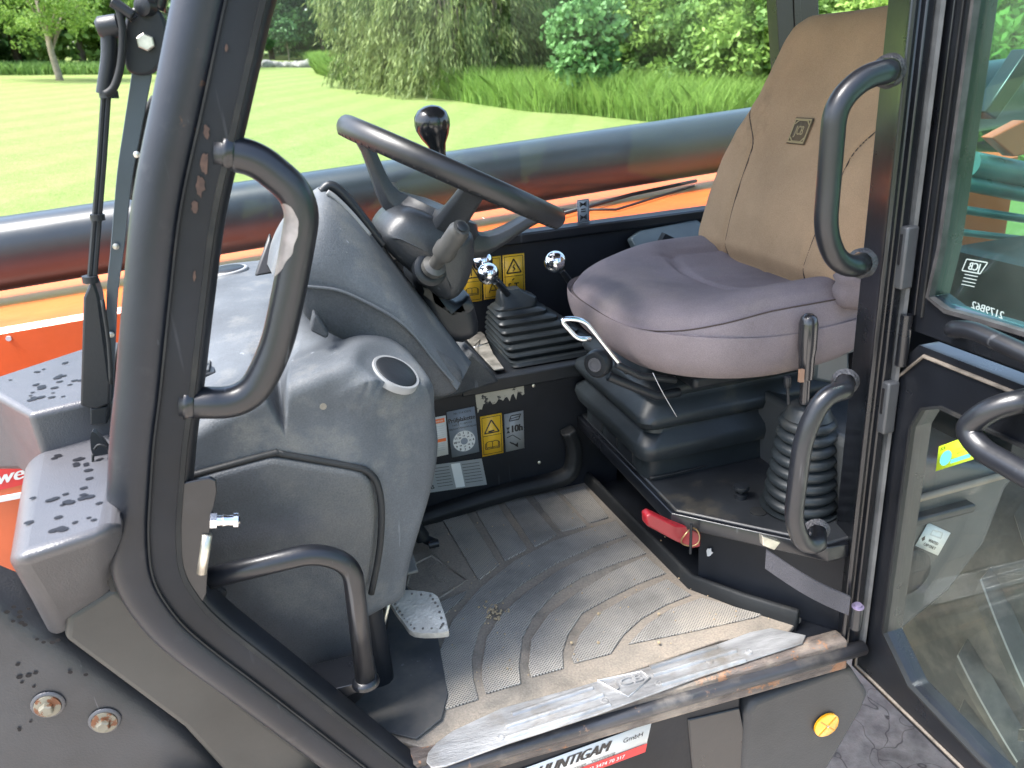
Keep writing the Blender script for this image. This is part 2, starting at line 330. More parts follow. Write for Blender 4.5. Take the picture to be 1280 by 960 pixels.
# lawn: one sheet to the horizon, rising gently away from the yard
def lawn_material():
    m = bpy.data.materials.new('mown_lawn'); m.use_nodes = True; t = m.node_tree; N = t.nodes; L = t.links; b = N['Principled BSDF']
    tc = N.new('ShaderNodeTexCoord'); co = tc.outputs['Object']
    mp = N.new('ShaderNodeMapping'); mp.inputs['Rotation'].default_value = (0, 0, R(24)); L.new(co, mp.inputs[0])
    wv = N.new('ShaderNodeTexWave'); wv.inputs['Scale'].default_value = .22; wv.inputs['Distortion'].default_value = 1.3; wv.inputs['Detail'].default_value = 3; wv.inputs['Detail Scale'].default_value = .4; L.new(mp.outputs[0], wv.inputs[0])
    def nz(sc, d=6, r=.65):
        n = N.new('ShaderNodeTexNoise'); n.inputs['Scale'].default_value = sc; n.inputs['Detail'].default_value = d; n.inputs['Roughness'].default_value = r; L.new(co, n.inputs[0]); return n.outputs['Fac']
    def ramp(f, stops):
        r = N.new('ShaderNodeValToRGB'); e = r.color_ramp.elements
        e[0].position, e[0].color = stops[0][0], (*stops[0][1], 1); e[1].position, e[1].color = stops[-1][0], (*stops[-1][1], 1)
        for p, c in stops[1:-1]: q = e.new(p); q.color = (*c, 1)
        L.new(f, r.inputs[0]); return r.outputs[0]
    def mix(f, a, c, mode='MIX'):
        x = N.new('ShaderNodeMix'); x.data_type = 'RGBA'; x.blend_type = mode
        if isinstance(f, float): x.inputs[0].default_value = f
        else: L.new(f, x.inputs[0])
        L.new(a, x.inputs[6]); L.new(c, x.inputs[7]); return x.outputs[2]
    c1 = ramp(nz(9), [(.3, (.13, .19, .045)), (.5, (.23, .275, .085)), (.72, (.33, .33, .15))])
    c2 = ramp(nz(.45, 4), [(.3, (.17, .24, .06)), (.7, (.35, .35, .17))])
    c3 = ramp(wv.outputs['Fac'], [(.35, (.09, .16, .035)), (.65, (.36, .38, .16))])
    c = mix(.42, mix(.4, c1, c2), c3)
    c4 = ramp(nz(2.6, 9, .72), [(.36, (.12, .185, .045)), (.5, (.23, .28, .09)), (.66, (.36, .37, .19))]); c = mix(.45, c, c4); hs = N.new('ShaderNodeHueSaturation'); hs.inputs['Value'].default_value = .64; hs.inputs['Hue'].default_value = .512; hs.inputs['Saturation'].default_value = 1.12; L.new(c, hs.inputs['Color']); c = hs.outputs[0]
    d = mix(.5, c, ramp(nz(34, 8, .8), [(.36, (.07, .11, .02)), (.5, (.19, .25, .07)), (.64, (.36, .38, .18))]))
    L.new(d, b.inputs['Base Color']); b.inputs['Roughness'].default_value = .8; b.inputs['Specular IOR Level'].default_value = .15
    bp = N.new('ShaderNodeBump'); bp.inputs['Strength'].default_value = .8; bp.inputs['Distance'].default_value = .05; L.new(nz(28, 5, .7), bp.inputs['Height']); L.new(bp.outputs[0], b.inputs['Normal'])
    return m
xs = np.concatenate([np.linspace(-400, -60, 12), np.linspace(-55, 60, 60), np.linspace(70, 400, 12)])
ys = np.concatenate([np.linspace(-300, -10, 12), np.linspace(-8, 80, 70), np.linspace(90, 500, 14)])
g = G(); g.grid([[(x, y, hill(x, y) if y < 130 else hill(x, 130)) for x in xs] for y in ys])
lawn = g.build('lawn', lawn_material(), kind='structure', smooth=180)

def asphalt_material():
    m = mk('old_asphalt', (.36, .32, .275), .9, var=.3, scale=14, bump=.9, bscale=160, spots=.63, spotcol=(.27, .25, .22), spotscale=120, dirt=.55, dirtcol=(.2, .175, .14), dirtscale=5)
    t = m.node_tree; N = t.nodes; L = t.links; b = N['Principled BSDF']; tc = N.new('ShaderNodeTexCoord')
    nn = N.new('ShaderNodeTexNoise'); nn.inputs['Scale'].default_value = 5; L.new(tc.outputs['Object'], nn.inputs[0])
    mx = N.new('ShaderNodeMix'); mx.data_type = 'RGBA'; mx.inputs[0].default_value = .4; L.new(tc.outputs['Object'], mx.inputs[6]); L.new(nn.outputs['Color'], mx.inputs[7])
    v = N.new('ShaderNodeTexVoronoi'); v.feature = 'DISTANCE_TO_EDGE'; v.inputs['Scale'].default_value = 6; L.new(mx.outputs[2], v.inputs[0])
    r = N.new('ShaderNodeValToRGB'); r.color_ramp.elements[0].position = .0; r.color_ramp.elements[1].position = .012; L.new(v.outputs[0], r.inputs[0])
    x = N.new('ShaderNodeMix'); x.data_type = 'RGBA'; old = b.inputs['Base Color'].links[0].from_socket; x.inputs[6].default_value = (.12, .105, .09, 1)
    L.new(r.outputs[0], x.inputs[0]); L.new(old, x.inputs[7]); L.new(x.outputs[2], b.inputs['Base Color']); return m
g = G(); g.grid([[(x, y, .006) for x in np.linspace(-9, 9, 10)] for y in np.linspace(-9, 3.4, 8)])
g.build('yard_asphalt', asphalt_material(), kind='structure', smooth=180)

def leafmesh(cen, size, dirs=None, aspect=.5, jit=1.):
    """numpy: one diamond leaf per centre"""
    n = len(cen); a = rng.normal(size=(n, 3))*jit
    if dirs is not None: a = a+dirs
    a /= np.linalg.norm(a, axis=1)[:, None]; b = rng.normal(size=(n, 3)); b -= a*np.sum(a*b, 1)[:, None]; b /= np.linalg.norm(b, axis=1)[:, None]
    s = (size*(.6+.8*rng.random(n)))[:, None]; nn = np.cross(a, b)
    v = np.stack([cen-a*s, cen+b*s*aspect+nn*s*.12, cen+a*s, cen-b*s*aspect+nn*s*.12], 1).reshape(-1, 3); return v
def mesh_quads(name, v, k=4):
    me = bpy.data.meshes.new(name); n = len(v); me.vertices.add(n); me.vertices.foreach_set('co', v.astype(np.float32).ravel())
    me.loops.add(n); me.loops.foreach_set('vertex_index', np.arange(n, dtype=np.int32)); me.polygons.add(n//k)
    me.polygons.foreach_set('loop_start', np.arange(0, n, k, dtype=np.int32)); me.polygons.foreach_set('loop_total', np.full(n//k, k, np.int32)); me.update(calc_edges=True); return me
def clumps(c, rad, ncl, per, cr, hollow=.55, flatb=.0):
    """leaf positions in clumps spread through an uneven ellipsoid"""
    c = np.array(c); d = rng.normal(size=(ncl, 3)); d /= np.linalg.norm(d, axis=1)[:, None]
    r_ = hollow+(1-hollow)*rng.random(ncl)**.7; r_ *= .8+.35*rng.random(ncl)
    cc = c+d*r_[:, None]*np.array(rad); sz = cr*(.6+.8*rng.random(ncl)); idx = np.repeat(np.arange(ncl), per)
    q = rng.normal(size=(ncl*per, 3)); q /= np.linalg.norm(q, axis=1)[:, None]; q *= (rng.random(len(q))**.45)[:, None]*sz[idx][:, None]; q[:, 2] *= .65
    return cc[idx]+q, cc
def trunk(name, root, base, h, r, limbs, bark, lean=(0, 0)):
    g = G(); b = Vector(base); top = b+Vector((lean[0], lean[1], h))
    pts = [b.lerp(top, t)+Vector((noise.noise(Vector((t*3, h, r*50)))*.1*h*.4*t, noise.noise(Vector((r*70, t*3, h)))*.1*h*.4*t, 0)) for t in [i/8 for i in range(9)]]
    g.tube(pts, r, 8, scale=[1.25, 1, .95, .88, .8, .7, .58, .42, .25])
    for e in limbs:
        e = Vector(e); t = random.uniform(.35, .8); s_ = pts[int(t*8)]; mid = s_.lerp(e, .5)+Vector((0, 0, .12*(e-s_).length))
        g.tube(spline([s_, mid, e], 4), r*.38, 5, scale=[1-.85*i/8 for i in range(9)])
    return g.build(name, bark, root, smooth=180)
BARK = mk('tree_bark', (.12, .095, .07), .9, var=.3, scale=8, bump=1, bscale=30)
BARKL = mk('pale_bark', (.24, .2, .15), .9, var=.2, scale=8, bump=.8, bscale=30)
L_BRIGHT = leafm('leaves_bright', (.09, .18, .03), (.30, .45, .10)); L_MID = leafm('leaves_mid', (.06, .14, .03), (.21, .35, .09))
L_DARK = leafm('leaves_dark', (.025, .07, .022), (.10, .2, .06)); L_BLUE = leafm('leaves_bluish', (.03, .085, .03), (.1, .22, .075))
L_OLIVE = leafm('leaves_olive', (.06, .11, .028), (.24, .29, .095)); L_MAPLE = leafm('leaves_maple', (.06, .16, .045), (.2, .38, .13))
L_TALL = leafm('tall_grass_blades', (.10, .20, .03), (.30, .46, .10), tr=.4, scale=1.2)
def tree(name, label, cat, base, h, crown_c, crown_r, mat, ncl, per, clr, leaf, bark=None, tr=.12, droop=0, group=None, aspect=.5, hollow=.5, limbs=7):
    b = Vector(base); t = thing(name, label, cat, b, group)
    cen, cc = clumps(b+Vector(crown_c), crown_r, ncl, per, clr, hollow)
    keep = cen[:, 2] > b.z+.05; cen = cen[keep]
    dr = np.tile(np.array([[0, 0, -droop]]), (len(cen), 1)) if droop else None
    me = mesh_quads('crown', leafmesh(cen, leaf, dr, aspect)); link('crown', me, mat, t)
    trunk('trunk', t, b-Vector((0, 0, .2)), h*.85, tr, [tuple(cc[i]) for i in range(0, len(cc), max(1, len(cc)//limbs))], bark or BARK)
    return t
def at_px(px, py, d):                      # on the lawn's slope, d metres out along the ray through a point near its foot
    r_ = ray(px, py); r_ = Vector((r_.x, r_.y, 0)).normalized()*d; return Vector((r_.x, r_.y, hill(r_.x, r_.y)))
FOL = 'trees and shrubs beyond the lawn'
# left side
p = at_px(77, 108, 40)
tree('young_tree', 'small light green broadleaf tree with slim pale trunk standing out on the mown lawn', 'tree', p, 4.0, (-.5, 0, 3.2), (2.7, 2.2, 1.6), L_BRIGHT, 130, 80, .42, .07, BARKL, .14)
for i, (px, d, h, r_, m, lb) in enumerate([
    (-70, 50, 7, 3.8, L_MID, 'leafy mid green tree at the far left edge behind the young lawn tree'),
    (30, 52, 7, 4.0, L_DARK, 'dark green dense tree directly behind the young lawn tree'),
    (110, 50, 6.5, 3.5, L_BRIGHT, 'fresh green tree between the young lawn tree and the wiper arms'),
    (190, 54, 8, 4.0, L_MID, 'broad green tree seen behind the wiper motor'),
    (262, 60, 9, 4.3, L_DARK, 'dark tree hidden mostly by the front cab pillar'),
    (345, 72, 10, 4.5, L_BLUE, 'bluish green woodland tree above the two saplings'),
    (410, 70, 11, 4.5, L_DARK, 'dark woodland tree left of the drooping bamboo clump')]):
    p = at_px(px, 100, d)
    tree('woodland_tree', lb, 'tree', p, h, (0, 0, h*.48), (r_, r_*.7, h*.5), m, 150, 70, .8, .2, BARK, .2, group=FOL, hollow=.35)
for px, d, h, lb in ((331, 66, 2.3, 'thin sapling on the left above the row of stones'), (364, 64, 2.6, 'bushier sapling on the right above the row of stones')):
    p = at_px(px, 90, d); tree('sapling', lb, 'tree', p, h, (0, 0, h*.75), (.9, .7, .9), L_BLUE, 40, 40, .3, .13, BARKL, .045)
# row of field stones at the lawn edge
SM = mk('field_stone', (.2, .19, .17), .9, var=.25, bump=.8, bscale=12)
looks = ['broad flat', 'small rounded', 'tall pale', 'low wedge-shaped', 'squat', 'long low', 'small angular', 'large rounded', 'flat narrow']
for i, px in enumerate((302, 314, 325, 336, 349, 361, 372, 384, 393)):
    p = at_px(px, 88, 55); s_ = random.uniform(.28, .5); g = G()
    rows = [[p+Vector((cos(a)*s_*1.4*sin(b_), sin(a)*s_*sin(b_), cos(b_)*s_*.75+.1))+Vector([noise.noise(Vector((i*9+cos(a)*sin(b_)*1.5, sin(a)*sin(b_)*1.5, cos(b_)+k)))*.16 for k in range(3)]) for a in [j*2*pi/12 for j in range(12)]] for b_ in [R(4+172*q/8) for q in range(9)]]
    g.grid(rows, closed=True); o = g.build('field_stone', SM, smooth=50)
    side = 'left' if px < 345 else 'right'
    o['label'] = f"{looks[i]} pale stone of the stone row below the saplings, {['first','second','third','fourth','fifth','sixth','seventh','eighth','ninth'][i]} from the left"; o['category'] = 'stone'; o['group'] = 'stones in a row at the lawn edge'
# drooping bamboo / willow mass in the middle
for i, (px, d, h, r_, lb) in enumerate([
    (485, 34, 6.5, 2.0, 'olive drooping bamboo clump leftmost behind the steering wheel'),
    (540, 31, 6.5, 2.3, 'tall olive drooping bamboo clump above the spinner knob'),
    (590, 29, 7, 2.6, 'yellowish drooping bamboo clump right of the spinner knob'),
    (655, 31, 7, 2.3, 'darker drooping bamboo clump beside the maple')]):
    b = at_px(px, 110, d); t = thing('bamboo_clump', lb, 'bamboo', b, 'drooping bamboo clumps')
    ns = 420; st = []; dr = []
    for k in range(ns):
        a = random.uniform(0, 2*pi); q = r_*math.sqrt(random.random()); top = Vector((b.x+cos(a)*q, b.y+sin(a)*q*.7, b.z+h*random.uniform(.08, 1.0)*(1-.3*(q/r_)**2))); L_ = random.uniform(.6, 1.5)
        out = Vector((cos(a), sin(a), 0)); m_ = 52
        tt = rng.random(m_); pos = np.array(top)[None]+np.array(out)[None]*(tt*.55)[:, None]; pos[:, 2] -= tt**1.6*L_; pos += rng.normal(size=(m_, 3))*np.array([.14, .14, .1])
        st.append(pos); dr.append(np.tile(np.array(out*.7+Vector((0, 0, -1.6))), (m_, 1)))
    st = np.concatenate(st); dr = np.concatenate(dr); keep = st[:, 2] > b.z
    link('crown', mesh_quads('crown', leafmesh(st[keep], .13, dr[keep], .17, .45)), L_OLIVE if i != 3 else L_MID, t)
    g = G()
    for k in range(26):
        a = random.uniform(0, 2*pi); q = r_*.6*random.random(); s_ = b+Vector((cos(a)*q*.5, sin(a)*q*.5, -.2)); e = b+Vector((cos(a)*q*1.5, sin(a)*q, h*random.uniform(.7, 1)))
        g.tube(spline([s_, s_.lerp(e, .5)+Vector((0, 0, .3)), e], 4), .035, 5)
    g.build('trunk', BARKL, t, smooth=180)
# maple and shrubs on the right
p = at_px(735, 120, 24)
tree('young_maple', 'bright blue-green young maple with large leaves at the edge of the tall grass', 'tree', p, 3.2, (0, 0, 1.75), (.95, .9, 1.5), L_MAPLE, 120, 50, .36, .085, BARKL, .05, aspect=.85, hollow=.3)
for i, (px, d, h, r_, m, lb) in enumerate([
    (690, 34, 5.5, 2.4, L_DARK, 'dark bush behind the maple'),
    (790, 30, 4.8, 2.2, L_MID, 'mid green bush just right of the maple'),
    (850, 29, 4.4, 2.2, L_BRIGHT, 'bright yellow-green bush in front of the dark wood'),
    (905, 27, 4.2, 2.0, L_MID, 'round green bush left of the seat back'),
    (955, 25, 4.4, 2.0, L_BRIGHT, 'light green bush beside the rear cab pillar'),
    (1050, 24, 4.4, 2.2, L_MID, 'green bush showing above the brown seat back'),
    (1150, 22, 4.4, 2.2, L_BRIGHT, 'light bush behind the rear door post'),
    (1235, 20, 4.2, 2.1, L_MID, 'green bush seen through the open door glass'),
    (1330, 18, 4.4, 2.3, L_BRIGHT, 'bright bush at the right edge behind the door glass')]):
    p = at_px(px, 110, d)
    tree('hedge_bush', lb, 'bush', p, h, (0, 0, h*.5), (r_, r_*.8, h*.52), m, 170, 80, .5, .105, BARK, .07, group=FOL, hollow=.3)
# far wood behind everything
cen = []
for k in range(3800):
    px = random.uniform(-260, 1500); d = random.uniform(76, 95) if px < 700 else random.uniform(42, 60)
    b = at_px(px, 100, d); hh = random.uniform(0, 13 if px < 700 else 9); s_ = 1.3
    q = rng.normal(size=(26, 3)); q /= np.linalg.norm(q, axis=1)[:, None]; cen.append(np.array([b.x, b.y, b.z+hh])[None]+q*(rng.random(26)**.4)[:, None]*s_)
o = link('far_wood', mesh_quads('far_wood', leafmesh(np.concatenate(cen), .34)), L_DARK, kind='stuff'); o['label'] = 'dark mass of woodland closing off the view behind the bushes'; o['category'] = 'wood'
# tall unmown grass strip
def blades(fn, n, h, wd, lean=.35, mat=L_TALL, name='tall_grass', seg=1):
    base = np.array([fn() for _ in range(n)]); hh = h*(.5+.7*rng.random(n)); a = rng.random(n)*2*pi; d = np.stack([np.cos(a), np.sin(a), 0*a], 1)
    l = rng.normal(size=(n, 3))*lean; l[:, 2] = 1; top = base+l*hh[:, None]; mid = base+l*np.array([.4, .4, 1])*(hh*.55)[:, None]
    ww = (wd*(.6+.8*rng.random(n)))[:, None]
    v = np.stack([base-d*ww, base+d*ww, mid+d*ww*.8, top+d*ww*.15, top-d*ww*.15, mid-d*ww*.8], 1).reshape(-1, 3); return v
edge = [Gp(*q) for q in ((395, 92), (420, 100), (470, 110), (560, 126), (650, 138), (760, 148), (870, 158), (960, 160), (1080, 160), (1280, 165), (1450, 165))]
def strip(depth=7, pw=1.0):
    def f():
        k = random.random()*(len(edge)-1); i = int(k); p = edge[i].lerp(edge[i+1], k-i); n = Vector((p.x, p.y, 0)).normalized()
        sc = 1 if i > 1 else .6
        q = p+n*(depth*random.random()**pw*sc+noise.noise(p*.6)*.5); return (q.x, q.y, hill(q.x, q.y)-.03)
    return f
v = np.concatenate([blades(strip(8), 62000, 1.0, .011), blades(strip(3), 30000, .6, .012)])
o = link('tall_grass', mesh_quads('tall_grass', v, 6), L_TALL, kind='stuff'); o['label'] = 'strip of tall bright unmown grass between lawn and bushes'; o['category'] = 'grass'
def leftstrip():
    px = random.uniform(-120, 262); p = at_px(px, 100, random.uniform(45, 49)); return (p.x, p.y, p.z)
o = link('rough_grass', mesh_quads('rough_grass', blades(leftstrip, 9000, .5, .03), 6), L_MID, kind='stuff'); o['label'] = 'rough grass along the foot of the trees on the left'; o['category'] = 'grass'
# loose clippings and daisies worth of tiny tufts on the lawn
def nearlawn():
    y = 8+20*random.random()**1.2; x = random.uniform(-.55*y-1, .62*y+1); return (x, y, hill(x, y)-.012)
o = link('lawn_tufts', mesh_quads('lawn_tufts', blades(nearlawn, 9000, .02, .008, 1.), 6), leafm('lawn_blade', (.22, .29, .08), (.36, .38, .16), .45, 1), kind='stuff'); o['label'] = 'short tufts standing out of the pale mown lawn'; o['category'] = 'grass'
# ================================================================ TELEHANDLER
TH_ = thing('telehandler', 'black and orange telehandler with open cab door and a brown and mauve seat', 'telehandler', Vector((.35, 1.3, 0)))
T = TH_
def subp(o):
    MW[o.name] = MW[T.name] @ Matrix.Identity(4) if False else Matrix.Identity(4); return o
def yz(pts, x): return [Vector((x, a, b)) for a, b in pts]
def xz(pts, y): return [Vector((a, y, b)) for a, b in pts]
def PX(pts, **k): return [P(a, b, **k) for a, b in pts]
Y0 = .85
# --- boom and orange body
g = G(); pr = []
for i in range(32):
    a = 2*pi*i/32; c, s_ = cos(a), sin(a); pr.append((.094*abs(c)**.75*(1 if c > 0 else -1), .10*abs(s_)**.75*(1 if s_ > 0 else -1)))
g.sweep([(-3.2, 2.36, 1.50), (-.74, 2.36, 1.601), (1.3, 2.36, 1.683), (3.6, 2.36, 1.775)], pr, upv=(0, 0, 1)); boom = g.build('boom', BOOM, T, smooth=60); subp(boom)
g = G(); g.sweep([(2.3, 2.36, 1.74), (4.8, 2.36, 1.84)], [(a*1.25, b*1.25) for a, b in pr], upv=(0, 0, 1)); g.build('boom_outer_section', BOOM, T, smooth=60)
body = G()
def zt(x): return 1.523+.0375*x
for (xa, xb) in ((-2.6, 2.2),):
    prof = [(1.93, zt(0)-.5), (1.93, zt(0)-.012), (1.945, zt(0)), (2.9, zt(0)-.05), (2.92, zt(0)-.06), (2.92, zt(0)-.5)]
    body.grid([[(x, y, z+.0375*x) for (y, z) in prof] for x in np.linspace(xa, xb, 12)])
    body.prism([(xa, y, z+.0375*xa) for y, z in prof], (-.001, 0, 0))
ob = body.build('chassis_cover', ORG, T, smooth=30); subp(ob)
for q in ((11, 423), (650, 302)): G().lathe([(.0, .003), (.006, .003), (.006, 0)], P(*q, y=1.929), (0, -1, 0), 12).build('cover_screw', GRAYP, ob, smooth=30)
g = G(); g.tube([P(700, 268, z=1.555), P(790, 243, z=1.56), P(870, 226, z=1.565)], .006, 8); g.tube([P(690, 262, z=1.553), P(770, 262, z=1.556), P(868, 232, z=1.562)], .004, 8); g.build('hydraulic_hose', PLB, T, smooth=180)
g = G(); g.box((-2.6, 1.22, .75), (-.385, 1.33, 1.545)); nb = g.build('front_chassis', ORG, T, bevel=.02, seg=3); subp(nb)
d = Decal(P(-95, 636, y=1.2185), P(38, 603, y=1.2185), P(-80, 520, y=1.2185), [WHT, REDP, INK, WHT]); d.rect(0, 0, 1, .30, 1); d.lay = 3
d.text('ng', .80, .46, .16, 2); d.text('hebt weit', .62, .14, .22, 3, bold=.03); d.build('chassis_sticker', T, 'white sticker with red lower stripe on the orange front chassis')
g = G(); g.box((-2.6, 1.214, 1.400), (-.385, 1.2205, 1.408)); g.build('white_pinstripe', WHT, T)
# --- grey front covers
def PZ(pts, z): return [P(a, b, z=z) for a, b in pts]
g = G(); top = PZ([(-70, 492), (100, 436), (150, 425), (150, 490), (111, 500), (36, 518), (-10, 491)], 1.60); g.prism([p-Vector((0, 0, .12)) for p in top], (0, 0, .12)); g.build('front_cover_block', GREYC, T, bevel=.008, seg=4)
low = [P(34, 566, z=1.548), P(150, 532, z=1.548), P(165, 560, z=1.548), P(150, 650, z=1.548), P(142, 664, z=1.548), P(2, 706, z=1.548)]
g = G(); bt = [Vector((p.x, p.y, 1.548)) for p in low]; dn = [p-Vector((0, -.0, .12)) for p in bt]; dn = dn[:4]+[P(150, 738, y=.905), P(72, 806, y=.93)]; dn[0] = P(20, 720, y=1.1); dn[3] = P(160, 700, y=.95)
g.add(bt+dn, [tuple(range(6)), tuple(range(11, 5, -1))]+[(i, i+6, (i+1) % 6+6, (i+1) % 6) for i in range(6)]); cb = g.build('front_cover_shelf', GREYC, T, bevel=.022, seg=6); subp(cb)
# rain drops on the covers
wet_at = (); WET = mk('water_drop_stain', (.006, .006, .008), .45, var=.2, spec=.2)
random.seed(3)
def drops(parent, poly, z, n, name):
    g = G(); k = 0
    while k < n:
        a, b = random.uniform(-40, 140), random.uniform(430, 700)
        ins = False; j = len(poly)-1
        for i in range(len(poly)):
            if (poly[i][1] > b) != (poly[j][1] > b) and a < (poly[j][0]-poly[i][0])*(b-poly[i][1])/(poly[j][1]-poly[i][1])+poly[i][0]: ins = not ins
            j = i
        if not ins: continue
        k += 1; c = P(a, b, z=z); r_ = random.uniform(.002, .0048)
        for q in range(random.choice((1, 1, 2, 3))):
            cc = c+Vector((random.uniform(-1, 1)*r_*1.2, random.uniform(-1, 1)*r_*1.2, q*.0001)); m = 14
            pts = [cc+Vector((cos(t*2*pi/m)*r_*random.uniform(.92, 1.08)*1.25, sin(t*2*pi/m)*r_*random.uniform(.92, 1.08), 0)) for t in range(m)]; g.add(pts, [tuple(range(m))])
    o = g.build(name, WET, parent, fix=False, kind='stuff', smooth=180); return o
drops(T, [(0, 478), (98, 446), (98, 496), (40, 510)], 1.6008, 20, 'rain_spots')
drops(T, [(42, 575), (130, 552), (130, 648), (20, 680)], 1.5488, 24, 'rain_spots')
# --- lower fender and sloping beam
g = G(); fe = PX([(-120, 690), (10, 742), (78, 806), (180, 878), (330, 990), (330, 1150), (-120, 1150)], y=.93); g.pillow(fe, .045, .035, n=6)
fen = g.build('front_fender', mk('fender_plastic', (.024, .026, .03), .36, var=.25, bump=.15, bscale=300, scratch=.8, dirt=.58, dirtcol=(.045, .045, .048), dirtscale=4), T, smooth=50); subp(fen)
for px, py in ((60, 881), (131, 901)):
    c = P(px, py, y=.928); g = G(); g.lathe([(.0205, 0), (.019, .002), (.0165, .0025), (.016, .001), (0, .001)], c, (0, -1, 0), 24); g.build('dished_washer', GREYC, fen, smooth=50)
    g = G(); g.lathe([(.016, -.003), (.016, .0045), (.008, .006), (0, .006)], c, (0, -1, 0), 20); g.lathe([(.0088, .004), (.0088, .012), (.007, .0135), (0, .0135)], c, (0, -1, 0), 6)
    g.build('fender_bolt', mk('rusted_bolt', (.15, .14, .11), .5, metal=.3, var=.3, spots=.54, spotcol=(.14, .055, .025), spotscale=60), fen, smooth=30)
g = G(); be = PX([(78, 800), (82, 770), (140, 733), (152, 738), (210, 800), (330, 900), (520, 1040), (400, 1100), (230, 912)], y=.885); g.prism(be, (0, .06, 0))
g.build('sloping_beam', mk('olive_black_paint', (.028, .028, .026), .42, var=.2, bump=.05, dirt=.6, dirtcol=(.05, .05, .045)), T, bevel=.01, seg=4)
g = G(); g.tube(spline(PX([(142, 672), (136, 690), (140, 715), (146, 735)], y=.872), 6), .008, 8); g.build('rubber_edge', RUB, T, smooth=180)
random.seed(12); g = G()
for i in range(26):
    a, b = random.choice(((12, 765), (30, 770), (8, 820), (62, 800), (40, 850), (95, 840), (25, 900)));  c = P(a+random.uniform(-16, 16), b+random.uniform(-10, 14), y=.9285+.0); m = 12; r_ = random.uniform(.0015, .0035)
    if c.x > P(76, 806, y=.93).x and b < 812: continue
    g.add([c+Vector((cos(t*2*pi/m)*r_*1.2, 0, sin(t*2*pi/m)*r_)) for t in range(m)], [tuple(range(m))])
g.build('rain_spots', WET, fen, fix=False, kind='stuff', smooth=180)
# --- front pillar: round tube plus inner flange
ctr = [(288, -140), (263, -40), (253, 0), (227, 125), (201, 250), (188, 365), (177, 480), (170, 540), (166, 600), (164, 660), (170, 712), (190, 752), (229, 795), (318, 863), (408, 932), (520, 1018)]
pc = spline(PX(ctr, y=Y0), 5)
g = G(); g.tube(pc, .0255, 28, upv=(0, 1, 0)); pil = g.build('front_pillar', PIL, T, smooth=180); subp(pil)
fl = G(); fl.sweep(pc, [(a, b) for a, b in [(-.0175, .018), (-.0195, .047), (-.015, .058), (-.004, .062), (.02, .062), (.022, .02)]], upv=(0, 1, 0))
fl.build('pillar_flange', BLKM, pil, bevel=.003)
g = G(); g.sweep(pc, [(-.0215, .0195), (-.0215, .0215), (-.0175, .0215), (-.0175, .0195)], upv=(0, 1, 0)); g.build('pillar_seam', RUB, pil)
random.seed(21); CHIP = mk('rusty_chip', (.05, .026, .018), .7, var=.4, scale=60); g = G()
for (qx, qy, rx, ry) in ((258, 165, 4, 10), (256, 205, 5, 15), (250, 232, 6, 13), (243, 258, 4, 9), (283, 60, 2, 5), (243, 345, 2, 7)):
    g.prism([P(qx+cos(a)*rx*random.uniform(.6, 1.25), qy+sin(a)*ry*random.uniform(.7, 1.2), y=.8292) for a in [2*pi*k/14 for k in range(14)]], (0, .001, 0))
g.build('paint_chip', CHIP, pil, kind='stuff')
g = G(); g.sweep(pc, [(-.017, .047), (-.0205, .049), (-.0195, .054), (-.014, .055)], upv=(0, 1, 0)); g.build('door_seal', RUB, pil)
# upper grab handle on the pillar
hp = fillet(PX([(268, 190), (318, 196), (382, 248), (366, 345), (345, 440), (310, 504), (225, 503)], y=.845), .07, 9)
g = G(); g.tube(hp, .0178, 20); gh = g.build('grab_handle', HND, T, smooth=180, label='curved grab handle with chipped paint on the front pillar'); subp(gh)
for c, ax in ((P(287, 191, y=.845), hp[1]-hp[0]), (P(238, 503, y=.845), hp[-2]-hp[-1])):
    G().lathe([(.0205, -.006), (.020, -.001), (.0187, .003), (.0178, .005)], c, ax, 20).build('weld_bead', BLK, gh, smooth=180)
# bare worn strip on inner side of the handle
wp = spline(PX([(361, 250), (370, 275), (368, 310), (361, 345), (354, 385)], y=.838), 8); bar = G(); rows = []
for i, p in enumerate(wp):
    t = i/(len(wp)-1); wd = (.0150*sin(pi*min(1, t*1.15+.08))**.5+.0005)*(1+.12*noise.noise(p*90)) if t < .93 else .001
    rows.append([])
    j = min(range(len(hp)), key=lambda q: (hp[q]-p).length); cpt = hp[j]; tg = (hp[min(j+1, len(hp)-1)]-hp[max(j-1, 0)]).normalized()
    inw = tg.cross(Vector((0, 1, 0))).normalized(); inw = inw if inw.x < 0 else -inw
    for k in range(7):
        an = -.25+(k/6)*1.1*wd/.0105; rows[-1].append(cpt+(p-cpt).dot(tg)*tg+(inw*cos(an)+Vector((0, -1, 0))*sin(an))*.0181)
bar.grid(rows); bar.build('bare_metal_wear', mk('bare_scuffed_metal', (.2, .18, .17), .45, metal=.2, var=.25, scale=30), gh, smooth=180)
# striker bracket with pin
g = G(); g.prism(PX([(216, 606), (262, 597), (270, 601), (271, 615), (262, 664), (258, 742), (246, 768), (218, 742)], y=.832), (0, .006, 0)); sb = g.build('striker_bracket', BLK, T, bevel=.0015); subp(sb)
g = G(); a, b = P(263, 651, y=.829), P(299, 650, y=.829); ax = (b-a)
g.lathe([(.0095, 0), (.0095, .007)], a, ax, 6); g.lathe([(.0065, .006), (.0062, .012), (.0075, .014), (.0062, .018), (.0066, .026)], a, ax, 16); g.lathe([(.009, .025), (.009, .030), (.0065, .032), (0, .032)], a, ax, 16); g.build('striker_pin', STEEL, sb, smooth=35)
g = G(); g.tube([P(259, 668, y=.833), P(252, 716, y=.833)], .0058, 12); g.build('striker_roller', ZINC, sb, smooth=180)
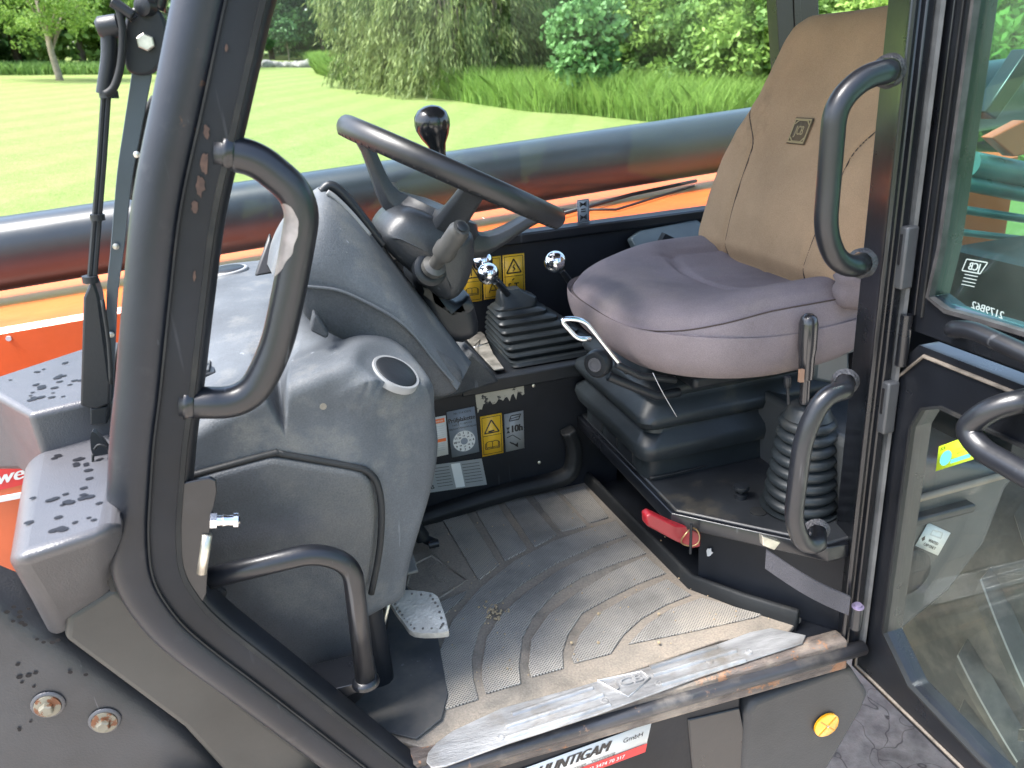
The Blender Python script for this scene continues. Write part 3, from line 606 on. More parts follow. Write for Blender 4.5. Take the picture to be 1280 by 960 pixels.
# lower front handle
h2 = fillet(PX([(248, 726), (395, 690), (440, 706), (457, 850)], y=.865), .05, 8)
g = G(); g.tube(h2, .0135, 18); gh2 = g.build('grab_handle', HND, T, smooth=180, label='low bent grab handle at the door opening foot'); subp(gh2)
g = G(); g.lathe([(.0195, -.004), (.0185, .002), (.014, .006)], P(457, 851, y=.865), (0, 0, 1), 20); g.prism(PX([(392, 868), (470, 848), (474, 856), (440, 868), (408, 884)], y=.87), (0, .06, .0)); g.build('handle_base', BLK, gh2, bevel=.001)
g = G(); g.prism(PX([(350, 900), (405, 860), (470, 855), (440, 885), (470, 960), (400, 960)], y=.9), (0, .03, 0)); g.build('foot_bracket', BLKM, T, bevel=.003)

# --- front console hump
def ss(a, b, x): t = min(1, max(0, (x-a)/(b-a))); return t*t*(3-2*t)
_top = [(-.42, -.06), (-.204, -.05), (-.178, -.044), (-.135, -.026), (-.101, -.016), (-.070, -.006), (-.045, -.004), (-.003, .006), (.035, .014), (.067, .020), (.107, .006), (.135, -.024), (.156, -.065)]
_tops = spline([(a, b, 0) for a, b in _top], 6)
def TOPZ(x):
    for i in range(len(_tops)-1):
        if _tops[i].x <= x <= _tops[i+1].x: t = (x-_tops[i].x)/(_tops[i+1].x-_tops[i].x+1e-9); return _tops[i].y*(1-t)+_tops[i+1].y*t
    return -.06
def hump(p):
    x, y, z = p
    xr = 1-.42*ss(1.46, 1.16, z)*ss(-.3, .15, x)*.55
    x2 = -.42+(x+.42)*(1-.145*ss(1.48, 1.18, z))
    ft = ss(1.44, 1.600, z); e = ss(1.25, .95, y)
    dz = TOPZ(x)
    dz = dz*(.35+.65*e)+.03*ss(1.1, 1.6, y)*ss(.1, -.2, x)
    vy = ss(1.24, .955, y); vw = .014+.030*(1-vy); dz -= .052*vy*max(0, 1-abs(x+.054)/vw)*1.0
    inner = -.012*math.exp(-((x+.02)/.06)**2-((y-1.13)/.05)**2)
    yy = y+.035*ss(.02, .15, x)*ss(1.3, .95, y)
    return Vector((x2, yy, z+ft*(dz+inner)))
hb = rbox((-.235, .955, 1.205), (.152, 1.72, 1.605), .020, (110, 60, 44), hump).build('front_console', DASH, T, smooth=180); subp(hb)
def hz(x, y):
    return hump(Vector((x, y, 1.605))).z
sc = [(224, 606), (262, 593), (338, 573), (352, 574), (436, 588), (455, 593), (466, 606), (471, 640), (468, 690), (458, 745), (450, 860), (380, 900), (232, 780)]
o_ = fillet(PX(sc+[sc[0]], y=.945), .012, 4)[:-1]
g = G(); g.pillow(o_, .05, .010, dome=-.0, n=4, inner=3); g.build('side_cover', DASH2, T, smooth=50)
g = G(); g.tube(spline(PX([(222, 599), (262, 588), (340, 567), (354, 568), (438, 583), (460, 590), (472, 606), (477, 640), (474, 690), (464, 742)], y=.9535), 5), .0048, 8); g.build('cover_groove_line', RUB, T, smooth=180)  # dark tube drawn in place of the shaded groove round the side cover
g = G(); g.lathe([(.0085, 0), (.0085, .006), (.004, .008), (0, .008)], P(275, 740, y=.935), (0, -1, 0), 14); g.build('cover_knob', PLB, T, smooth=40)
# caps, vents and clips on the console
def disc(name, c, ax, r, ringm, capm, parent, rr=1.18):
    g = G(); g.lathe([(r*rr, -.006), (r*rr, .001), (r*(rr-.05), .0035), (r*1.0, .0035), (r*.98, .0)], c, ax, 36); o = g.build(name, ringm, parent, smooth=50); 
    MW[o.name] = Matrix.Identity(4); return o
RING = flat('pale_ring', (.2, .205, .21), .4)
from mathutils.bvhtree import BVHTree
hbt = BVHTree.FromPolygons([v.co.copy() for v in hb.data.vertices], [tuple(p.vertices) for p in hb.data.polygons])
def onhump(px, py):
    l, n, i, d_ = hbt.ray_cast(CAM, ray(px, py).normalized()); return (l, n) if l else (P(px, py, y=1.1), Vector((0, 0, 1)))
c, _n = onhump(493, 469); dv = ray(493, 469).normalized(); ax = (-dv*.47+(Xc*.50+Yc*.86)*.88).normalized(); c = c+ax*.004
for v in hb.data.vertices:
    p = v.co.copy(); q = p-c; h = q.dot(ax); rr_ = (q-ax*h).length
    if rr_ < .085 and abs(h) < .05: v.co = p-ax*h*(1-ss(.040, .085, rr_))
hb.data.update()
G().lathe([(.0345, -.008), (.0345, .0012), (.0335, .0028), (.030, .0028), (.030, .001)], c, ax, 40).build('round_cap_ring', RING, hb, smooth=50)
G().lathe([(.0295, -.006), (.0295, .003), (.027, .005), (.012, .006), (0, .006)], c, ax, 40).build('round_cap', PLB, hb, smooth=50)
c, ax = onhump(283, 339)
G().lathe([(.043, -.02), (.043, .002), (.041, .004), (.036, .004), (.036, .002)], c, ax, 40).build('round_vent_ring', RING, hb, smooth=50)
G().lathe([(.0355, -.01), (.0355, .004), (.033, .006), (0, .006)], c, ax, 40).build('round_vent', PLB, hb, smooth=50)
for px, py in ((250, 392), (252, 464)):
    c, _n = onhump(px, py); g = G(); g.box(c+Vector((-.035, -.026, -.01)), c+Vector((.022, .026, .004))); o = g.build('flap_frame', PLB, hb, bevel=.003)
    g = G(); g.box(c+Vector((-.031, -.021, .003)), c+Vector((.013, .021, .008))); g.tube(arc3 := [c+Vector((-.008+.016*cos(t), .016*sin(t), .012)) for t in [pi*k/8 for k in range(9)]], .0022, 6); g.build('flap', DASH2, hb, bevel=.002)
g = G(); v = [P(318, 346, y=1.33), P(337, 292, y=1.36), P(353, 340, y=1.33)]; g.prism(v, Vector((0, .02, 0))); g.build('triangular_vent', INK, hb, bevel=.004)
def soften(o, n):
    bm = bmesh.new(); bm.from_mesh(o.data)
    for _ in range(n): bmesh.ops.smooth_vert(bm, verts=bm.verts, factor=.5, use_axis_x=True, use_axis_y=True, use_axis_z=True)
    bm.to_mesh(o.data); bm.free()
g = G(); g.box((-.28, 1.0, 1.03), (.035, 1.6, 1.23)); g.build('inner_console_base', BLKM, T, bevel=.02, seg=3)
for q in ((442, 471), (404, 508), (222, 532)):
    c, n_ = onhump(*q); G().lathe([(.0045, -.001), (.0045, .0008), (.002, .001), (0, .0002)], c, n_, 12).build('console_screw', BEI, hb, smooth=40)
# --- instrument cowl
U_ = [(334, 330), (340, 300), (356, 270), (382, 246), (402, 232), (420, 236), (446, 262), (474, 300), (520, 362), (560, 414), (589, 453)]
S_ = [(345, 352), (352, 350), (362, 352), (374, 356), (388, 358), (404, 359), (425, 363), (462, 380), (500, 403), (540, 447), (571, 488)]
Us, Ss = spline([(a, b, 0) for a, b in U_], 6), spline([(a, b, 0) for a, b in S_], 6); rows = [[P(u.x-(2), u.y+6, y=1.50) for u in Us], [P(u.x, u.y+1, y=1.30) for u in Us]]
for k in range(17):
    t = k/16; f_ = 1-cos(t*pi/2); d_ = sin(t*pi/2)
    rows.append([P(u.x+(s2.x-u.x)*f_, u.y+(s2.y-u.y)*f_, y=1.25-.19*d_) for u, s2 in zip(Us, Ss)])
rows.append([P(s2.x, s2.y+2, y=1.10) for s2 in Ss]); rows.append([P(s2.x, s2.y+2, y=1.40) for s2 in Ss])
g = G(); g.grid(rows); g.grid([[r_[-1] for r_ in rows[2:]], [Vector((r_[-1].x, 1.45, r_[-1].z)) for r_ in rows[2:]]]); cw = g.build('instrument_cowl', DASH, T, smooth=60); subp(cw)
lo = [(384, 350), (424, 353), (466, 371), (502, 392), (528, 412), (554, 442), (584, 464), (580, 484), (572, 495), (548, 503), (528, 494), (500, 468), (470, 450), (430, 430), (385, 408), (372, 385)]
g = G(); g.pillow(spline(PX(lo, y=1.064), 3, closed=True), .24, .012, dome=.002, n=6, inner=4); soften(g.build('cowl_lower_panel', DASH2, cw, smooth=180), 8)
g = G(); g.tube(spline(PX([(382, 358), (423, 363), (462, 380), (495, 399), (518, 419), (544, 452), (566, 477)], y=1.052), 6), .0022, 8); g.build('cowl_seam', DASH, cw, smooth=180)
g = G(); g.tube(spline(PX([(402, 240), (412, 232), (426, 240), (445, 262), (468, 292), (480, 306)], y=1.19), 6), .0075, 10); g.build('instrument_hood_rim', PLB, cw, smooth=180)
g = G(); g.tube(spline(PX([(409, 240), (420, 248), (440, 268), (462, 294)], y=1.165), 6), .004, 8); g.build('instrument_trim', RING, cw, smooth=180)
g = G(); g.prism(PX([(392, 392), (398, 396), (412, 418), (408, 424), (388, 414)], y=1.03), (0, .03, 0)); g.build('stub_lever', DASH2, T, bevel=.003)

# --- steering
W = Vector((.268, 1.26, 1.806)); nW = Vector((.478, 0, .878)).normalized(); e1 = Vector((.878, 0, -.478)).normalized(); e2 = Vector((0, 1, 0))
RR = .182
nWt = (nW+Vector((0, .0, 0))).normalized(); e2 = e2
g = G(); g.sweep([W+(e1*cos(a)+e2*sin(a))*RR for a in [2*pi*i/72 for i in range(72)]], [(.0172*cos(t), .0145*sin(t)) for t in [2*pi*k/14 for k in range(14)]], upv=nWt, closed=True)
sw = g.build('steering_wheel', mk('wheel_rim_plastic', (.012, .013, .015), .42, var=.2, coat=.05, bump=.04), T, smooth=180); subp(sw)
# finger ripples under the rim
g = G()
for i in range(72):
    a = 2*pi*i/72; c = W+(e1*cos(a)+e2*sin(a))*(RR+.004)-nWt*.011; g.lathe([(.001, -.006), (.0055, -.003), (.0055, .003), (.001, .006)], c, e1*cos(a)+e2*sin(a), 8)
g.build('rim_ripple', PLB, sw, smooth=180)
H = W-nWt*.082
def spoke(a, w0, w1, bulge):
    d = e1*cos(a)+e2*sin(a); sd_ = -e1*sin(a)+e2*cos(a); rows = []
    for t in [k/10 for k in range(11)]:
        r_ = .03+(RR-.036)*t; lift = -.082+.082*ss(.25, 1.0, t)*1.0; c = W+d*r_+nWt*(lift+bulge*sin(pi*t)); wd = w0*(1-t)+w1*t+.012*ss(.85, 1, t)
        th = (.026*(1-t)+.010*t); rows.append([c-sd_*wd-nWt*th*.2, c-sd_*wd*.8+nWt*th, c+sd_*wd*.8+nWt*th, c+sd_*wd-nWt*th*.2, c+sd_*wd*.7-nWt*th, c-sd_*wd*.7-nWt*th])
    g = G(); g.grid(rows, closed=True); g.f += [tuple(range(6)), tuple(len(g.v)-6+i for i in range(6))]; g.m += [0, 0]; return g.build('spoke', STP, sw, bevel=.002)
spoke(0, .045, .017, -.018); spoke(pi, .036, .02, .0); spoke(-pi/2, .03, .017, .0)
g = G(); g.lathe([(.0, -.035), (.055, -.033), (.072, -.018), (.074, .008), (.066, .022), (.03, .028), (0, .028)], H, nWt, 36); g.build('hub', STP, sw, smooth=50)
kb = W+(e1*cos(R(86))+e2*sin(R(86)))*RR+nWt*.01
g = G(); g.lathe([(.012, -.02), (.012, .0), (.0125, .012), (.0165, .03), (.0255, .045), (.0315, .060), (.0325, .070), (.0295, .084), (.02, .094), (.008, .0985), (0, .099)], kb, (-.12, 0, 1), 32)
g.build('spinner_knob', mk('gloss_black_knob', (.012, .013, .015), .2, var=.1, coat=.3), sw, smooth=180)
# column shroud
sh = PX([(474, 300), (480, 284), (500, 263), (530, 262), (590, 287), (602, 300), (600, 340), (586, 372), (566, 385), (545, 376), (520, 350), (490, 325)], y=1.16)
g = G(); g.pillow(spline(sh, 3, closed=True), .22, .035, dome=.004, n=6); cs = g.build('column_shroud', STP, T, smooth=180); soften(cs, 6); subp(cs)
g = G(); g.pillow(spline(PX([(525, 350), (572, 380), (590, 372), (600, 420), (560, 430), (535, 400)], y=1.22), 3, closed=True), .16, .02); g.build('column_foot', PLB, T, smooth=60)
# stalks
def stalk(base, tip, r, name, lab, mat, parent):
    b, t = Vector(base), Vector(tip); ax = (t-b); L_ = ax.length
    g = G(); g.lathe([(r*1.25, 0), (r*1.2, .008), (r*.7, .012), (r*.7, L_*.34), (r*1.12, L_*.38), (r*1.16, L_*.5), (r, L_*.56), (r*1.02, L_-.010), (r*.85, L_-.004), (r*.84, L_-.003), (r*.8, L_), (0, L_)], b, ax, 24)
    return g.build(name, mat, parent, smooth=45, label=lab)
s_ = stalk(P(541, 335, y=1.155), P(577, 284, y=1.075), .0155, 'indicator_stalk', 'near stalk with ribbed dark grip', mk('dark_stalk', (.05, .05, .048), .4, var=.2), T); subp(s_)
G().lathe([(.0085, -.002), (.0085, .003), (.006, .0045), (0, .0045)], P(577, 284, y=1.075), P(577, 284, y=1.075)-P(541, 335, y=1.155), 20).build('stalk_button', PLB, s_, smooth=45)
G().lathe([(.027, -.01), (.027, .003), (.022, .006), (.018, .006)], P(538, 336, y=1.16), (.2, -1, .3), 24).build('stalk_boot', PLB, s_, smooth=45)
stalk(P(492, 268, y=1.38), P(487, 230, y=1.40), .015, 'wiper_stalk', 'far stalk pointing up behind the wheel', BEI, T)

# --- cab floor, mat, sill
g = G(); g.box((-.32, .868, .99), (.88, 1.9, 1.034)); fl_ = g.build('cab_floor', BLKM, T); subp(fl_)
def C3(x, y): return (500+x/2.286, 580+y/2.286)
ZM = 1.046
mo = [(438, 908), (455, 860), (470, 765), (500, 720), (525, 640), (590, 617), (733, 597), (790, 655), (866, 730), (930, 752), (1002, 772), (985, 790), (900, 800), (800, 835), (700, 868), (600, 903), (565, 930), (540, 938)]
mp = [P(a, b, z=ZM) for a, b in mo]; mp[0].y = max(mp[0].y, .872)
mo2 = []
g = G(); g.prism([p-Vector((0, 0, .01)) for p in mp], (0, 0, .01)); fm = g.build('floor_mat', MAT, T, bevel=.002); subp(fm)
TRD = mk('mat_tread_rubber', (.28, .262, .232), .7, var=.2, scale=10, dirt=.46, dirtcol=(.37, .32, .25), dirtscale=5)
t_ = TRD.node_tree; N = t_.nodes; L = t_.links; tc = N.new('ShaderNodeTexCoord'); mpn = N.new('ShaderNodeMapping'); mpn.inputs['Scale'].default_value = (260, 260, 0); mpn.inputs['Rotation'].default_value = (0, 0, R(45)); L.new(tc.outputs['Object'], mpn.inputs[0])
vo = N.new('ShaderNodeTexVoronoi'); vo.inputs['Scale'].default_value = 1; vo.inputs['Randomness'].default_value = .08; vo.voronoi_dimensions = '2D'; L.new(mpn.outputs[0], vo.inputs[0])
mr = N.new('ShaderNodeMapRange'); mr.inputs[1].default_value = .16; mr.inputs[2].default_value = .32; L.new(vo.outputs['Distance'], mr.inputs[0])
bp = N.new('ShaderNodeBump'); bp.inputs['Strength'].default_value = 1; bp.inputs['Distance'].default_value = .0022; L.new(mr.outputs[0], bp.inputs['Height']); L.new(bp.outputs[0], N['Principled BSDF'].inputs['Normal'])
mxx = N.new('ShaderNodeMix'); mxx.data_type = 'RGBA'; bs = N['Principled BSDF'].inputs['Base Color']; old = bs.links[0].from_socket; L.new(mr.outputs[0], mxx.inputs[0]); mxx.inputs[6].default_value = (.06, .056, .05, 1); L.new(old, mxx.inputs[7]); L.new(mxx.outputs[2], bs)
treads = [
 [(120,160),(185,135),(285,290),(225,335)], [(212,130),(275,112),(365,245),(300,280)], [(297,110),(355,95),(450,205),(385,240)],
 [(380,95),(440,80),(535,180),(460,195)], [(455,80),(525,65),(598,155),(540,172)],
 [(130,705),(105,650),(102,600),(112,540),(150,450),(230,355),(330,278),(440,222),(560,182),(618,165),(648,206),(560,235),(450,285),(350,345),(270,410),(225,480),(205,560),(210,620),(225,675)],
 [(245,660),(234,620),(234,580),(247,500),(292,430),(362,368),(452,308),(560,254),(655,214),(704,258),(620,285),(520,325),(440,375),(380,440),(350,500),(340,580),(345,630)],
 [(375,612),(367,580),(375,505),(422,435),(502,373),(602,312),(702,267),(760,315),(680,345),(600,385),(520,430),(480,490),(465,540),(467,587)],
 [(497,572),(490,555),(512,493),(562,433),(652,383),(762,332),(832,377),(760,405),(690,445),(640,490),(602,545)],
 [(652,518),(705,462),(772,418),(862,385),(1033,433),(1015,441),(830,482)],
 [(105,402),(190,365),(182,385),(130,430),(105,500),(72,570),(50,530),(36,486),(75,484)]]
TR_H = .0035
for tr_ in treads:
    pts = [P(*C3(a, b), z=ZM) for a, b in tr_]; pts = fillet(pts+[pts[0]], .006, 2)[:-1] if len(tr_) < 6 else spline(pts, 2, closed=True) if False else pts
    g = G(); g.prism(pts, (0, 0, TR_H)); g.build('mat_tread', TRD, fm, bevel=.0012, seg=2)
lg = [P(*C3(a, b), z=ZM+.001) for a, b in ((18, 345), (100, 387), (90, 262))]
d = Decal(P(*C3(22, 352), z=ZM+.0015), P(*C3(60, 262), z=ZM+.0015), P(*C3(95, 395), z=ZM+.0015), [MAT], back=None, th=.0006)
frame_pts = [P(*C3(a, b), z=ZM) for a, b in ((18, 350), (34, 290), (92, 262), (192, 333), (100, 392))]
g = G(); g.tube(frame_pts+[frame_pts[0]], .0028, 6); g.build('mat_logo_frame', MAT, fm, smooth=60)
# raised logo letters in the mat
def raised(txt, bl, br, tl, h, mat, parent, name, hgt=.78, sx=1., slant=.0, bold=.02):
    bl, br, tl = Vector(bl), Vector(br), Vector(tl); u = br-bl; w_ = tl-bl; n = u.cross(w_).normalized(); v, f = glyphs(txt); asp = u.length/w_.length
    xs_ = [q[0] for q in v]; sc_ = .92/(max(xs_)-min(xs_)); ys_ = [q[1] for q in v]; sy = hgt/(max(ys_)-min(ys_)); cy = (max(ys_)+min(ys_))/2; cx = (max(xs_)+min(xs_))/2
    pts = [bl+u*(.5+(x-cx+slant*(y-cy))*sc_)+w_*(.5+(y-cy)*sy)+n*h for x, y in v]; low_ = [p-n*h*1.2 for p in pts]
    g = G(); m = len(pts); g.add(pts+low_, f)
    from collections import Counter
    ed = Counter()
    for q in f:
        for i in range(len(q)): ed[(q[i], q[(i+1) % len(q)])] += 1
    for (a, b) in ed:
        if (b, a) not in ed: g.f.append((b, a, a+m, b+m)); g.m.append(0)
    return g.build(name, mat, parent, fix=False, smooth=30)
raised('JCB', P(*C3(120, 392), z=ZM), P(*C3(38, 288), z=ZM), P(*C3(180, 338), z=ZM), .0035, TRD, fm, 'mat_logo', .8)
# upstand ridges of the mat
rg = [p+Vector((0, 0, .004)) for p in PX([(733, 599), (790, 657), (866, 733), (930, 757), (998, 778)], z=ZM)]
g = G(); g.sweep(rg, [(-.02, -.006), (-.02, .012), (.006, .012), (.022, .007), (.024, -.001), (.012, -.008)], upv=(0, 0, 1)); g.build('mat_edge_ridge', RUB, fm, bevel=.003)
rb = [p for p in PX([(505, 655), (560, 636), (640, 612), (690, 600), (712, 588), (716, 560), (708, 538)], y=1.475)]
g = G(); g.sweep(spline(rb, 5), [(.018, -.018), (.018, .012), (-.01, .016), (-.022, .002), (-.016, -.018)], upv=(0, 1, 0)); g.build('wall_duct', RUB, T, bevel=.004)
# dirt crumbs
random.seed(5); g = G(); CR = mk('dried_mud', (.34, .26, .16), .95, var=.25)
for i in range(240):
    if i < 60: a, b = C3(random.gauss(265, 18), random.gauss(425, 12))
    elif i < 68: a, b = C3(random.choice((567, 490, 740)), random.choice((430, 512, 628)))
    else: a, b = random.uniform(560, 990), random.uniform(640, 860)
    if b > 905-(a-560)*.3: continue
    p = P(a, b, z=ZM+.0045); r_ = random.uniform(.0006, .0018) if i > 67 or i < 60 else .003
    if i < 60: r_ *= 1.6
    g.lathe([(r_*.3, -r_), (r_, -.2*r_), (r_*.8, r_*.5), (r_*.1, r_*.8)], p+Vector((0, 0, r_*.5)), (random.uniform(-.5, .5), random.uniform(-.5, .5), 1), 6)
g.build('mud_crumbs', CR, T, kind='stuff', smooth=20)
# step plate
sp = [(75,850),(80,825),(105,795),(150,762),(290,697),(560,622),(700,582),(860,532),(1000,480),(1060,468),(1160,489),(1150,512),(860,606),(560,716),(300,800),(130,862),(90,868)]
ZP = ZM+.005
spp = [P(*C3(a, b), z=ZP) for a, b in sp]
g = G(); g.prism([p-Vector((0, 0, .003)) for p in spp], (0, 0, .003)); st = g.build('step_plate', ALU, T, bevel=.0008); subp(st)
for a, b in (((320,716),(550,640)), ((303,752),(580,660)), ((303,784),(600,688)), ((715,583),(905,523)), ((722,604),(960,534)), ((745,632),(985,560)), ((400, 720), (560, 668))):
    p, q = P(*C3(*a), z=ZP), P(*C3(*b), z=ZP); g = G(); g.sweep([p, q], [(-.001, -.0045), (.003, -.003), (.0042, 0), (.003, .003), (-.001, .0045)], upv=(0, 0, 1)); g.build('plate_rib', ALU, st, smooth=50)
for a, b in ((287, 782), (585, 678), (740, 627), (885, 563), (997, 537)):
    g = G(); c = P(*C3(a, b), z=ZP); g.lathe([(.0062, 0), (.0058, .0012), (.004, .0016), (.0038, .0004), (0, .0004)], c, (0, 0, 1), 16); g.build('plate_screw', ALU, st, smooth=40)
fr_ = [P(*C3(a, b), z=ZP) for a, b in ((565, 620), (690, 594), (714, 612), (652, 666))]; g = G(); g.tube(fr_+[fr_[0]], .0024, 6); g.build('plate_logo_frame', ALU, st, smooth=60)
raised('JCB', P(*C3(612, 652), z=ZP), P(*C3(706, 626), z=ZP), P(*C3(600, 624), z=ZP), .0032, ALU, st, 'plate_logo', .9)
# sill: rusty ledge and rolled edge
g = G(); a, b = P(455, 975, z=ZM), P(1045, 795, z=ZM)
g.sweep([(-.12, .858, ZM-.006), (.2, .858, ZM-.006), (.5, .852, ZM-.006), (.76, .846, ZM-.006)], [(.004, -.016), (.007, 0), (.004, .016), (-.05, .02), (-.05, -.016)], upv=(0, 0, 1)); si = g.build('door_sill', RUST, T, bevel=.003); subp(si)
g = G(); g.sweep([(-.12, .838, ZM-.020), (.2, .838, ZM-.020), (.5, .834, ZM-.020), (.79, .828, ZM-.020)], [(.0085*cos(t) if cos(t) > 0 else .016*cos(t), .012*sin(t)) for t in [2*pi*k/18 for k in range(18)]], upv=(0, 0, 1)); g.build('rolled_sill_edge', mk('worn_black_edge', (.03, .03, .034), .36, var=.5, spots=.62, spotcol=(.16, .10, .07), spotscale=26, dirt=.54, dirtcol=(.15, .135, .12), dirtscale=16, stretch=(1, 3, 3)), si, smooth=180)
# under the cab
g = G(); g.box((-.3, .865, .5), (.585, .9, 1.01)); us = g.build('under_cab_panel', BLKM, T, bevel=.004)
g = G(); g.prism(PX([(925, 885), (935, 930), (925, 990), (870, 1010), (860, 900)], y=.862), (0, .02, 0)); g.build('under_cab_flap', BLK, T, bevel=.003)
g = G(); bx = PX([(932, 892), (944, 876), (1056, 835), (1068, 838), (1088, 868), (1078, 890), (1020, 990), (925, 1020)], y=.855); g.prism(bx, (0, .3, 0)); g.build('side_box', mk('dark_grey_plastic', (.032, .034, .037), .5, var=.1, bump=.2, bscale=300), T, bevel=.012, seg=4)
c = P(1032, 905, y=.853); g = G(); g.lathe([(.0245, 0), (.0245, .004), (.0225, .0055), (0, .0055)], c, (0, -1, 0), 32); rf = g.build('amber_reflector', AMB, T, smooth=40); subp(rf)
g = G(); g.lathe([(.0022, 0), (.0022, .0075), (0, .0078)], c, (0, -1, 0), 10); g.build('reflector_screw', ZINC, rf)
g = G()
for k in range(4):
    a = pi/4+k*pi/2; u = Vector((cos(a), 0, sin(a))); v_ = Vector((-sin(a), 0, cos(a))); g.prism([c+u*.003-v_*.0006+Vector((0, -.0056, 0)), c+u*.0225-v_*.0006+Vector((0, -.0056, 0)), c+u*.0225+v_*.0006+Vector((0, -.0056, 0)), c+u*.003+v_*.0006+Vector((0, -.0056, 0))], (0, -.0008, 0))
g.build('reflector_rib', flat('amber_rib', (.55, .2, .01)), rf)
d = Decal(P(642, 1000, y=.8635), P(806, 939, y=.8635), P(648, 963, y=.8635), [WHT, REDP, INK, WHT]); d.o = d.o
d.rect(0, 0, 1, .30, 1, 3); d.text('HUNTIGAM', .42, .70, .48, 2, sx=.82, bold=.05, lay=3, slant=.2); d.text('GmbH', .87, .70, .22, 2, lay=3); d.text('Nutzfahrzeuge - Vermietung', .52, .385, .15, 2, lay=3); d.text('www.huntigam.at   +43 3474 70 317', .5, .14, .17, 3, lay=4, bold=.02)
d.build('dealer_sticker', T, 'white and red dealer sticker below the door sill')
# --- far wall of the cab, console shelf, panel with stickers
YP = 1.49
g = G(); g.prism(xz([(.06, 1.03), (.64, 1.03), (.64, 1.335), (.06, 1.335)], YP), (0, .02, 0)); wp_ = g.build('sticker_panel', BLKM, T, bevel=.002); subp(wp_)
g = G(); g.box((.06, YP-.012, 1.325), (.66, 1.80, 1.34)); g.box((.285, YP-.014, 1.322), (.66, YP+.008, 1.352)); g.build('console_shelf', PLB, T, bevel=.003)
g = G(); g.prism(PX([(520, 508), (575, 494), (625, 478), (612, 462), (590, 440), (560, 470)], y=YP-.03), (0, .12, 0)); g.build('shelf_ramp', DASH2, T, bevel=.006)
YB = 1.79
wz0, wz1 = P(570, 302, y=YB).z, P(870, 264, y=YB).z
g = G(); g.box((-.30, YB, 1.0), (1.35, YB+.03, wz0-.006)); bw = g.build('right_cab_wall', BLKM, T, bevel=.002); subp(bw)
g = G(); g.box((-.30, YB-.018, wz0-.024), (1.35, YB+.034, wz0+.003)); g.build('window_sill', BLK, T, bevel=.005, seg=3)
WG = glassm('window_glass', (.93, .965, .96), refl=.015, fog=.004)
g = G(); g.box((-.2, YB+.012, wz0), (1.19, YB+.016, 2.3)); g.build('right_window_glass', WG, T)
for px, py in ((667, 482), (674, 578)):
    g = G(); g.lathe([(.004, 0), (.004, .0015), (0, .003)], P(px, py, y=YP), (0, -1, 0), 12); g.build('panel_rivet', ZINC, wp_, smooth=40)
def qd(tl, tr, bl, y, mats, **k):
    TL, TR, BL = P(*tl, y=y), P(*tr, y=y), P(*bl, y=y); return Decal(BL, BL+(TR-TL), TL, mats, **k)
YS = YP-.0012
M5 = [YEL, INK, WHT, REDP, GRS, SIL, ORP, GRAYP]
def triangle(d, cx, cy, s_, m, inner=0):
    h = s_*.87*d.asp; a = [(cx-s_/2, cy-h*.45), (cx+s_/2, cy-h*.45), (cx, cy+h*.6)]; d.line(a+[a[0]], .06, m)
def book(d, cx, cy, w_, m):
    h = w_*.5*d.asp
    d.line([(cx, cy-h*.4), (cx, cy+h*.5)], .03, m); 
    for s_ in (-1, 1):
        d.line([(cx, cy+h*.5), (cx+s_*w_*.2, cy+h*.58), (cx+s_*w_*.42, cy+h*.45), (cx+s_*w_*.42, cy-h*.4), (cx+s_*w_*.2, cy-h*.3), (cx, cy-h*.4)], .03, m)
        d.line([(cx+s_*w_*.42, cy+h*.3), (cx+s_*w_*.5, cy+h*.3), (cx+s_*w_*.5, cy-h*.55), (cx, cy-h*.55)], .03, m)
# yellow warning with book
d = qd((600, 521), (627, 516), (603, 571), YS, [YEL, INK]); d.frame(.06, .04, .94, .96, .022, 1); triangle(d, .5, .70, .68, 1); d.line([(.34, .60), (.62, .61)], .07, 1); d.line([(.06, .5), (.94, .5)], .025, 1); book(d, .5, .26, .66, 1); d.build('warning_sticker', wp_, 'yellow warning sticker with triangle and open book')
# silver 10h sticker
d = qd((630, 518), (654, 513), (632, 565), YS, [SIL, INK]); d.line([(.25, .80), (.35, .93), (.85, .93), (.75, .80), (.25, .80)], .05, 1); d.line([(.3, .85), (.8, .88)], .04, 1); d.text('10h', .62, .57, .26, 1, bold=.05, sx=.8); d.poly([(.08, .64), (.26, .64), (.17, .57)], 1); d.poly([(.08, .49), (.26, .49), (.17, .57)], 1)
d.line([(.1, .38), (.4, .42), (.8, .25)], .04, 1)
for k in range(5): d.line([(.24+k*.08, .25-k*.025), (.34+k*.08, .19-k*.025)], .05, 1)
d.poly([(.48, .12), (.66, .06), (.66, .20)], 1); d.build('interval_sticker', wp_, 'silver service sticker reading 10h')
# grey Prüfplakette with dial
d = qd((558, 515), (593, 508), (565, 572), YS, [GRS, WHT, INK]); d.text('Nr. 114.32570', .55, .93, .06, 2); d.text('Prüfplakette', .5, .79, .135, 2, sx=.82, bold=.03); d.text('nach § 11 AM-VO', .5, .69, .055, 2); d.text('Nächste Überprüfung am', .5, .61, .055, 2)
d.disc(.5, .31, .40, 1); d.lay = 3; d.disc(.5, .31, .13, 0, 20); d.lay = 4
for k in range(12):
    a = pi/2-2*pi*k/12; d.text(str(k+1), .5+.33*cos(a), .31+.33*sin(a)*d.asp, .07, 2, bold=.04)
for k in range(8):
    a = pi/2-2*pi*k/8; d.text(str(13+k), .5+.21*cos(a), .31+.21*sin(a)*d.asp, .05, 2, bold=.04)
d.build('inspection_sticker', wp_, 'grey inspection sticker with white numbered dial')
d = qd((532, 524), (557, 519), (536, 573), YS, [WHT, ORP, INK, GRAYP]); d.rect(.05, .84, .93, .95, 1); d.rect(.05, .36, .93, .44, 1); d.lay = 3; d.text('Prüfzentrum', .5, .895, .08, 0, sx=.8)
